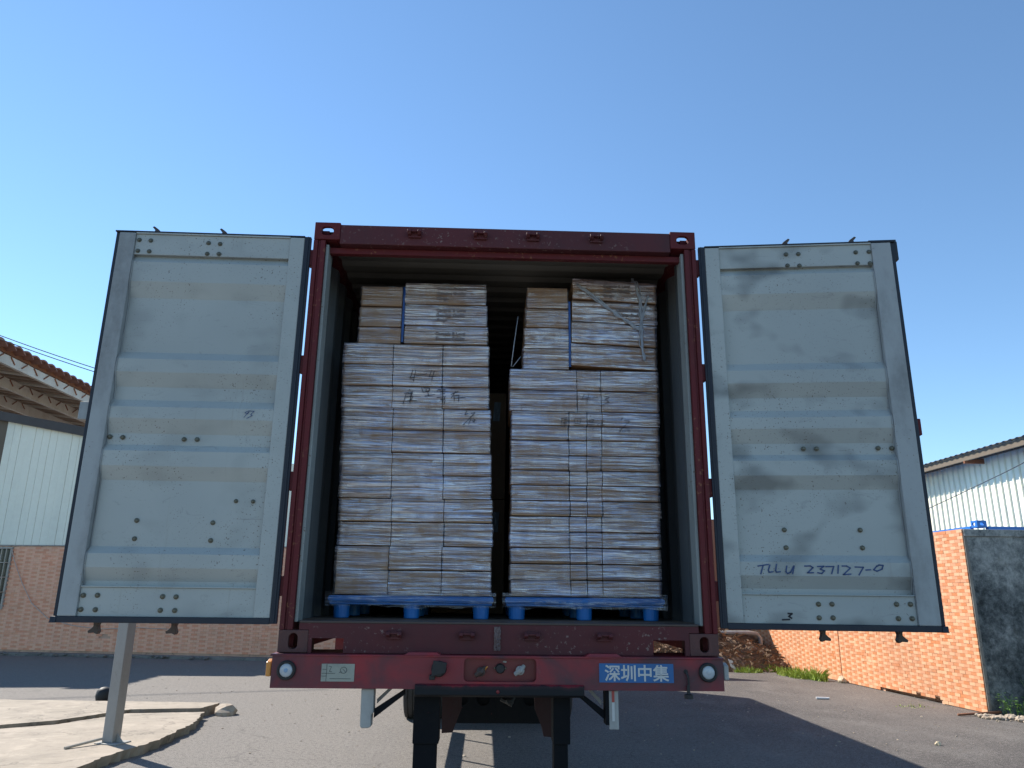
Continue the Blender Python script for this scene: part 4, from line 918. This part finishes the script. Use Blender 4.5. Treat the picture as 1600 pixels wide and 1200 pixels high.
# left pallet: eleven rows of three
colsL = [-1.020, -.690, -.360, -.053]; h = (3.386-1.757)/11
for r_ in range(11):
    t = r_/10; sh_ = -.048*max(0, t-.2)*1.2+random.uniform(-.004, .004)
    for c_ in range(3):
        lab = 'carton in the %s row from the bottom of the left stack, %s column' % (ORD[r_] if r_ else 'lowest', ('left', 'middle', 'right')[c_])
        if r_ == 0: lab = 'carton in the lowest row of the left stack, %s column' % ('left', 'middle', 'right')[c_]
        carton(colsL[c_]+sh_, colsL[c_+1]+sh_, 1.757+h*r_, 1.757+h*(r_+1), lab, 'film' if not (r_ < 2 and c_ == 0) else 'film_thin', random.uniform(-.02, .02), edge=((.16 if c_ == 0 else 0), (.10 if c_ == 2 else 0)))
for r_, (a, b) in enumerate(((3.389, 3.508), (3.510, 3.656), (3.658, 3.806))):
    carton(-.985+.003*r_, -.694, a, b, '%s of the three narrow brown cartons on top of the left stack' % ('lowest', 'middle', 'topmost')[r_], 'film_thin', .1, y=.462, edge=(.1, 0))
ptx = []
for r_, (a, b) in enumerate(((3.391, 3.522), (3.524, 3.676), (3.678, 3.834))):
    ptx.append(carton(-.672-.004*r_, -.108-.008*r_, a, b, '%s of the three wide printed cartons on top of the left stack' % ('lowest', 'middle', 'topmost')[r_], 'film', .02, y=.455, edge=(0, .1)))
def prints(o, xc, zc, lines, y, sz=.030):
    for i, t in enumerate(lines): add_text('print', t, sz, M['print'], o, (xc-(.0 if len(t) > 9 else .06), y-.0185, zc-i*.037), 0, .0012, 1.0, .0004)
for o, z in zip(ptx, (3.462, 3.630, 3.788)):
    prints(o, -.36, z, ['Ceramic & Level', 'Genuine Quality', 'Cargo'] if z > 3.5 else ['Ceramic & Level', 'Genuine Quality'], .455)
# right pallet: twelve low rows in four columns, two taller rows in three, four more on top
hR = (2.940-1.760)/12; nm4 = ('wide left', 'narrow centre left', 'narrow centre right', 'wide right')
for r_ in range(12):
    t = r_/11; cx = [.066-.004*(r_ % 2), .440, .543+.016*t, .640+.02*t, 1.008+.032*t]; j = random.uniform(-.004, .004)
    for c_ in range(4):
        lab = 'flat carton, %s of the right stack, %s column' % ('lowest row' if r_ == 0 else ORD[r_]+' row up', nm4[c_])
        carton(cx[c_]+j, cx[c_+1]+j, 1.760+hR*r_, 1.760+hR*(r_+1), lab, 'film', random.uniform(-.04, .04), edge=((.14 if c_ == 0 else 0), (.12 if c_ == 3 else 0)))
for r_, (a, b) in enumerate(((2.942, 3.083), (3.085, 3.228))):
    cx = (.048, .496, .656, 1.042)
    for c_ in range(3):
        carton(cx[c_], cx[c_+1], a, b, '%s carton in the %s of two taller rows of the right stack' % (('left', 'middle', 'right')[c_], ('lower', 'upper')[r_]), 'film', .06, edge=((.14 if c_ == 0 else 0), (.1 if c_ == 2 else 0)))
for r_, (a, b) in enumerate(((3.236, 3.380), (3.382, 3.528), (3.530, 3.668), (3.670, 3.826))):
    carton(.136+.008*r_, .446, a, b, '%s of the four narrow cartons on top of the right stack' % ('lowest', 'second lowest', 'second highest', 'topmost')[r_], 'film_thin' if r_ > 1 else 'film_diag', .15, y=.46, edge=(.12, 0))
rt_ = []
for r_, (a, b) in enumerate(((3.248, 3.409), (3.413, 3.568), (3.572, 3.724), (3.730, 3.884))):
    rt_.append(carton(.458+.005*r_, 1.040+.006*r_, a, b, '%s of the four wide cartons on top of the right stack' % ('lowest', 'second lowest', 'second highest', 'topmost')[r_], 'film_diag', .35, y=.452, tl=-.045, edge=(0, .1)))
prints(rt_[3], .78, 3.835, ['Ceramic & Level', 'Genuine Quality', 'Cargo'], .452, .028); prints(rt_[2], .86, 3.66, ['Ceramic & Level', 'Genuine Quality'], .452, .026)
# handwriting on the wrapped cartons
def write_on(strokes, name, wd_):
    by = {}
    for st_ in strokes:
        cx = sum(p[0] for p in st_)/len(st_); cz = sum(p[1] for p in st_)/len(st_)
        best = min(CARTONS, key=lambda c: max(c[1]-cx, cx-c[2], 0)+max(c[3]-cz, cz-c[4], 0)); by.setdefault(best[0].name, (best[0], []))[1].append(st_)
    for o, sts in by.values():
        m = MB(); ribbon(m, sts, wd_, lambda x, z: (x, YC-.0225, z)); stuff(m.build(name, M['ink_black'], o, fix=False))
write_on(HWL, 'marker_writing', .0042); write_on(HWR, 'marker_writing', .0030)
# bunched strands of film on the upper right cartons
sw = thing('stretch_film', (.75, .44, 3.3), 'bunched whitish strands of stretch film over the top right cartons', 'stretch film')
def rope(path, wd, seed):
    m = MB(); P = [Vector(p) for p in path]
    for q in range(7):
        pts = []
        for i in range(41):
            t = i/40*(len(P)-1); k = min(int(t), len(P)-2); p = P[k].lerp(P[k+1], t-k)
            w_ = wd*(.5+.6*abs(noise.noise(Vector((t*2, seed, 0)))))
            pts.append(p+Vector((w_*noise.noise(Vector((t*1.6, seed+q*3.3, 1))), -.006*abs(noise.noise(Vector((t*2, q, seed)))), w_*noise.noise(Vector((t*1.6, seed, q*4.1))))))
        m.tube(pts, [.0025+.003*abs(noise.noise(Vector((i*.3, q, seed)))) for i in range(41)], 5)
    return m.build('strand', M['film_rope'], sw, smooth=True)
yf = .434
rope([(.905, .50, 3.905), (.915, yf, 3.87), (.938, yf, 3.72), (.945, yf, 3.60), (.94, yf, 3.44), (.955, yf, 3.30)], .040, 1)
rope([(.50, yf, 3.845), (.62, yf, 3.75), (.76, yf, 3.645), (.86, yf, 3.57), (.93, yf, 3.52)], .034, 2)
rope([(1.0, yf, 3.77), (.965, yf, 3.66), (.945, yf, 3.58)], .02, 3)
m = MB(); m.tube([(.055, .44, 3.24), (.075, .47, 3.42), (.10, .50, 3.62)], .003, 5); m.tube([(.065, .45, 3.24), (.12, .47, 3.32)], .0025, 5); m.build('strand', M['film_rope'], sw, smooth=True)
for (x0, x1, z0, z1, y, lab) in ((-.688, -.680, 3.40, 3.80, .452, 'deep blue plastic strip between the top cartons of the left stack'), (.449, .455, 3.25, 3.72, .450, 'deep blue plastic strip between the top cartons of the right stack')):
    m = MB(); m.grid(lambda u, v: (x0-.004+(x1-x0+.008)*u, y+.004*noise.noise(Vector((u*3, v*9, x0))), z0+(z1-z0)*v), 4, 24); m.grid(lambda u, v: (x0-.004+(x1-x0+.008)*u, y+.004+.004*noise.noise(Vector((u*3, v*9, x0))), z0+(z1-z0)*v), 4, 24)
    tag(m.build('plastic_strip', M['strip'], fix=False, smooth=True), lab, 'plastic strip')
# taller cartons deeper inside, seen through the gap
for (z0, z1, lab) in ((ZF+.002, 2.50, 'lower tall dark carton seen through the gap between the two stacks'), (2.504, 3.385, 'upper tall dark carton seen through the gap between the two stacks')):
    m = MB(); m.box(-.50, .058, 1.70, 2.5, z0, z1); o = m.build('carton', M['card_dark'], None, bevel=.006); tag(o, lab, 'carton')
    zz = z1-.17 if z0 > 2 else z1-.19
    m = MB(); m.grid(lambda u, v: (-.052+.055*u+.012*v, 1.694+.003*math.sin(5*u+3*v), zz-.07+.16*v), 4, 6); m.grid(lambda u, v: (-.052+.055*u+.012*v, 1.697+.003*math.sin(5*u+3*v), zz-.07+.16*v), 4, 6); m.build('document_pouch', M['pouch'], o, fix=False)
    for k in range(4):
        m = MB(); m.lathe((.0, 1.6985, z0+.16+.2*k), 'y', [(0, .006), (-.003, .005), (-.004, .002)], 8); m.build('staple', M['bolt'], o)

# ================================================================ TRAILER CHASSIS
tc = thing('trailer_chassis', (0, 1.0, 0), 'dark red container trailer with a battered rear crossbeam', 'trailer')
YB = -.06
rec = rrect(-.001, 1.374, .392, .118, .022, 4)
m = MB(); m.ring(rect_like(rec, -.215, .213, 1.2765, 1.4535), rec, 'y', YB, YB+.02) if False else None
m.ring(rect_like(rec, -.2149, .2129, 1.2761, 1.4369+.0), [(p[0], min(p[1], 1.4365)) for p in rec], 'y', YB, YB+.02); m.box(-1.225, -.215, YB, YB+.02, 1.276, 1.437); m.box(.213, 1.218, YB, YB+.02, 1.276, 1.437); m.build('rear_beam', M['chassis'], tc)
m = MB(); m.box(-.215, .215, YB+.055, YB+.065, 1.285, 1.44); m.box(-.215, -.199, YB+.0205, YB+.0545, 1.30, 1.44); m.box(.197, .215, YB+.0205, YB+.0545, 1.30, 1.44); m.build('recess_panel', M['chassis_red'], tc)
m = MB(); m.box(-1.235, 1.222, YB-.008, .30, 1.4375, 1.4475); m.build('beam_flange', M['chassis'], tc, bevel=.002)
m = MB(); m.box(-1.225, -1.21, YB+.0205, .25, 1.276, 1.437); m.box(1.203, 1.218, YB+.0205, .25, 1.276, 1.437); m.box(-1.209, 1.202, YB+.0205, .2, 1.276, 1.29); m.build('beam_box', M['chassis'], tc)
for x in (-.42, .56):
    m = MB(); m.hexa([(x-.10, YB-.012, 1.4478), (x+.10, YB-.012, 1.4478), (x+.10, .0, 1.4478), (x-.10, .0, 1.4478), (x-.075, YB-.008, 1.462), (x+.075, YB-.008, 1.462), (x+.075, -.01, 1.462), (x-.075, -.01, 1.462)]); m.build('bump_pad', M['chassis'], tc)
# buffer lip under the beam
m = MB(); m.prism([(YB-.004, 1.305), (YB-.018, 1.296), (YB-.022, 1.250), (YB+.0, 1.238), (YB+.10, 1.238), (YB+.10, 1.2755), (YB-.0005, 1.2755)], 'x', -.455, .452); m.build('buffer', M['greasy_bar'], tc, bevel=.003)
m = MB(); m.lathe((-.012, YB-.022, 1.268), 'y', [(0, .010), (-.004, .008), (-.005, .003)], 10); m.build('stud', M['chassis_red'], tc)
# round lamps
for x, z, hub in ((-1.143, 1.366, 'lens_hub'), (1.131, 1.372, 'lens')):
    m = MB(); m.lathe((x, YB, z), 'y', [(0, .050), (-.014, .050), (-.020, .045), (-.020, .038), (-.012, .037)], 28); lo_ = m.build('lamp_housing', M['black_matte'], tc, smooth=False)
    m = MB(); m.lathe((x, YB, z), 'y', [(-.010, .036), (-.017, .034), (-.020, .022), (-.021, .010)], 24); m.build('lens', M['lens'], lo_, smooth=True)
    m = MB(); m.lathe((x, YB, z), 'y', [(-.020, .0115), (-.0235, .010), (-.0245, .004)], 14); m.build('lens_hub', M[hub], lo_)
m = MB(); m.box(-.958, -.782, YB-.003, YB-.0005, 1.311, 1.400); pl_ = m.build('type_plate', M['white_plate'], tc)
m = MB(); ribbon(m, [[(-.952, 1.372), (-.93, 1.372)], [(-.955, 1.352), (-.885, 1.352)], [(-.918, 1.388), (-.905, 1.385), (-.915, 1.362), (-.902, 1.36)], [(-.91, 1.325), (-.80, 1.325)], [(-.955, 1.338), (-.93, 1.338)], [(-.93, 1.398), (-.93, 1.313)]], .002, lambda x, z: (x, YB-.0045, z))
ribbon(m, [[(-.84+.018*math.cos(a*.7), 1.368+.016*math.sin(a*.7)) for a in range(10)], [(-.862, 1.356), (-.85, 1.36)], [(-.845, 1.375), (-.83, 1.36)]], .002, lambda x, z: (x, YB-.0045, z)); m.build('plate_print', M['ink_black'], pl_, fix=False)
m = MB(); m.box(.536, .942, YB-.004, YB-.0005, 1.317, 1.414); sg = m.build('sign_panel', M['sign_blue'], tc)
add_text('lettering', '深圳中集', .088, M['sign_white'], sg, (.741, YB-.0055, 1.366), 0, .0016, 1.0, .0006)
# couplings
def coup(x, z, kind):
    m = MB()
    if kind == 'socket':
        m.lathe((x, YB, z), 'y', [(0, .040), (-.02, .042), (-.05, .036), (-.055, .034)], 16); m.prism([(x-.038, z-.035), (x+.036, z-.018), (x+.044, z+.035), (x-.028, z+.046)], 'y', YB-.062, YB-.052); m.box(x-.05, x-.02, YB-.03, YB-.002, z-.055, z-.03); o = m.build('cable_socket', M['black_matte'], tc, bevel=.003)
    elif kind == 'cap':
        y = YB+.055; m.prism([(x-.036, z), (x, z-.026), (x+.036, z), (x, z+.026)], 'y', y-.008, y-.0005); m.lathe((x, y, z), 'y', [(-.008, .026), (-.030, .026), (-.036, .021)], 18); o = m.build('socket_cap', M['black_matte'], tc)
        for q in (-.03, .03):
            m = MB(); m.lathe((x+q, y, z), 'y', [(-.008, .005), (-.012, .004)], 8); m.build('screw', M['bolt'], o)
    else:
        y = YB+.055; m.lathe((x, y, z), 'y', [(0, .017), (-.02, .017), (-.022, .024), (-.04, .024), (-.046, .014)], 12); m.tube([(x-.028, y-.035, z-.02), (x, y-.045, z), (x+.022, y-.03, z+.024)], [.012, .016, .010], 8); o = m.build('air_coupling', M['grey_worn'] if kind == 'steel' else M['steel_dark'], tc)
coup(-.33, 1.380, 'socket'); coup(-.105, 1.364, 'dark'); coup(.000, 1.380, 'cap'); coup(.108, 1.372, 'steel')
m = MB(); m.tube([(-.082, YB+.02, 1.375), (-.070, YB-.005, 1.392)], .004, 6); m.build('handle', M['amber'], tc)
m = MB(); m.prism([(.013, 1.411), (.032, 1.408), (.036, 1.415), (.02, 1.419)], 'y', YB+.050, YB+.0545); m.build('tag_plate', M['grey_worn'], tc)
m = MB(); m.lathe((1.010, YB-.001, 1.375), 'y', [(0, .012), (-.003, .011)], 12); hb = m.build('cable_hole', M['black_matte'], tc)
m = MB(); m.tube([(1.010, YB-.006, 1.375), (1.018, YB-.016, 1.35), (1.020, YB-.016, 1.31), (1.016, YB-.016, 1.285)], .0055, 7); m.lathe((1.016, YB-.016, 1.252), 'z', [(-.014, .008), (-.012, .024), (.008, .024), (.012, .010), (.055, .008)], 12); m.build('hanging_plug', M['black_matte'], tc, smooth=False)
for x, s in ((-1.232, -1), (1.226, 1)):
    m = MB(); m.prism([(YB+.02, 1.33), (YB+.07, 1.335), (YB+.07, 1.42), (YB+.02, 1.405)], 'x', min(x, x+s*.028), max(x, x+s*.028)); m.build('side_marker', M['amber'] if s < 0 else M['grey_worn'], tc, bevel=.006)
# support legs: wide upper case, narrower foot tube
for (a, b, mt) in ((-.467, -.326, 'black_steel'), (.297, .390, 'black_steel')):
    m = MB(); m.box(a, b, .06, .20, .985, 1.237); m.box(a+.004, b-.02, .075, .185, 1.0, 1.2) ; lg = m.build('leg_case', M[mt], tc, bevel=.005)
    m = MB(); m.box(a+.004, b-.012, .075, .185, .06, .9845); m.build('leg', M['black_steel'], tc, bevel=.005)
    m = MB(); m.box(a-.05, b+.04, .02, .24, .0, .018); m.build('foot_plate', M['steel_dark'], tc)
# underrun posts and braces
m = MB(); m.prism([(-.745, 1.272), (-.676, 1.272), (-.674, 1.15), (-.684, 1.145), (-.684, 1.082), (-.70, 1.076), (-.735, 1.076), (-.741, 1.09)], 'y', -.03, .05); m.build('underrun_post', M['grey_worn'], tc, bevel=.012)
m = MB(); m.box(.572, .590, -.035, .05, 1.10, 1.272); m.build('post_web', M['black_steel'], tc)
m = MB(); m.box(.5905, .642, -.035, -.02, 1.078, 1.272); up_ = m.build('underrun_post', M['grey_worn'], tc, bevel=.003)
m = MB(); m.box(.606, .620, -.0375, -.0355, 1.215, 1.272); m.build('reflector', M['reflect_red'], up_)
m = MB(); m.box(.606, .620, -.0375, -.0355, 1.12, 1.213); m.build('reflector', M['sign_white'], up_)
for (x0, z0, x1, z1) in ((-.674, 1.150, -.515, 1.268), (.570, 1.150, .425, 1.268)):
    m = MB(); dz = .028; m.prism([(x0, z0-dz), (x1, z1-dz), (x1, z1), (x0, z0+dz*.6)], 'y', .0, .04); m.build('brace', M['black_steel'], tc)
    m = MB(); m.prism([(x0, z0+.03), (x1*.55+x0*.45, z1-.005), (x1*.4+x0*.6, z1-.005), (x0, z0+.055)], 'y', .10, .14); m.build('brace', M['grey_worn'], tc)
# longitudinal beams, gussets and the drilled cross plate
for s in (-1, 1):
    m = MB(); x = s*.37; m.box(x-.06, x+.06, 1.7, 12, 1.425, 1.443); m.box(x-.006, x+.006, 1.7, 12, 1.05, 1.4245); m.box(x-.06, x+.06, 1.7, 12, 1.03, 1.0495); m.build('main_beam', M['rust_dark'], tc)
m = MB(); m.prism([(-.35, 1.235), (-.22, 1.235), (-.225, 1.06), (-.262, .965), (-.275, .925), (-.345, .92)], 'y', .78, .82); m.build('gusset', M['rust_dark'], tc)
m = MB(); m.prism([(.36, 1.235), (.235, 1.235), (.245, 1.06), (.285, .965), (.30, .905), (.355, .90)], 'y', .78, .82); m.build('gusset', M['rust_dark'], tc)
for i, x in enumerate((-.245, -.085, .10, .26)):
    cx = x; hl = [(cx+.050*math.cos(a*PI/10), 1.03+.050*math.sin(a*PI/10)) for a in range(20)]
    x0 = (-.36, -.165, .0075, .18)[i]; x1 = (-.1655, .007, .1795, .38)[i]
    m = MB(); m.ring(rect_like(hl, x0, x1, .86, 1.14), hl, 'y', 1.55, 1.565); m.build('cross_plate', M['black_steel'], tc)
m = MB(); m.box(-.36, .38, 1.58, 1.6, .86, 1.14); m.build('cross_plate', M['black_steel'], tc)
m = MB(); m.tube([(.02, .5, 1.16), (.08, .48, 1.13), (.10, .5, 1.18)], .014, 6); m.ico((.07, .48, 1.15), .03, .8, 3, .6, 1); m.build('hose_knot', M['black_matte'], tc)
for i in range(5):
    m = MB(); m.box(-.42, .42, 2.4+i*2.1, 2.5+i*2.1, 1.12, 1.40); m.build('cross_member', M['rust_dark'], tc)
for y in (1.6, 4.4, 7.2, 10.0):
    m = MB(); m.box(-1.20, -.4995, y, y+.09, 1.33, 1.44); m.box(.4995, 1.20, y, y+.09, 1.33, 1.44); m.build('outrigger', M['chassis'], tc)
# side guard rail on the left (its shadow stripes the ground under the trailer)
m = MB(); m.box(-1.16, -1.12, 4.9, 7.0, .79, .95); gr = m.build('side_guard', M['white_beam'], tc)
for y in (5.35, 6.55):
    m = MB(); m.box(-1.118, -1.09, y, y+.04, .80, 1.33); m.build('guard_bracket', M['black_steel'], gr)
# wheels: three axles, twin tyres
tb = MB(); R = .50
prof = [(-.12, .30), (-.135, .36), (-.14, .43), (-.125, .485), (-.10, .498), (-.075, .50), (-.073, .488), (-.062, .488), (-.06, .50), (-.006, .50), (-.004, .488), (.007, .488), (.009, .50), (.06, .50), (.062, .488), (.073, .488), (.075, .50), (.10, .498), (.125, .485), (.14, .43), (.135, .36), (.12, .30)]
first = None
for y in (7.55, 8.86, 10.17):
    m = MB(); m.cyl((0, y, .5), 'x', .065, -.60, .60, 12); m.build('axle', M['black_steel'], tc)
    for x in (-1.07, -.76, .76, 1.07):
        wh_ = bpy.data.objects.new('wheel', None); C.objects.link(wh_); wh_.parent = tc; wh_.location = Vector((x, y, .5))-ORG[tc.name]; wh_.empty_display_size = .2; ORG[wh_.name] = Vector((x, y, .5))
        if first is None:
            m = MB(); m.lathe((x, y, .5), 'x', prof, 40); a = m.build('tyre', M['tyre'], wh_, origin=(x, y, .5))
            m = MB(); m.lathe((x, y, .5), 'x', [(-.11, .298), (-.10, .27), (-.03, .25), (-.02, .12), (-.09, .10), (-.10, .06)], 24); m.lathe((x, y, .5), 'x', [(.11, .298), (.10, .27), (.03, .25), (.02, .12), (.03, .10)], 24); b = m.build('rim', M['rim'], wh_, origin=(x, y, .5)); first = (a, b)
        else:
            inst(first[0], 'tyre', wh_, (x, y, .5)); inst(first[1], 'rim', wh_, (x, y, .5))
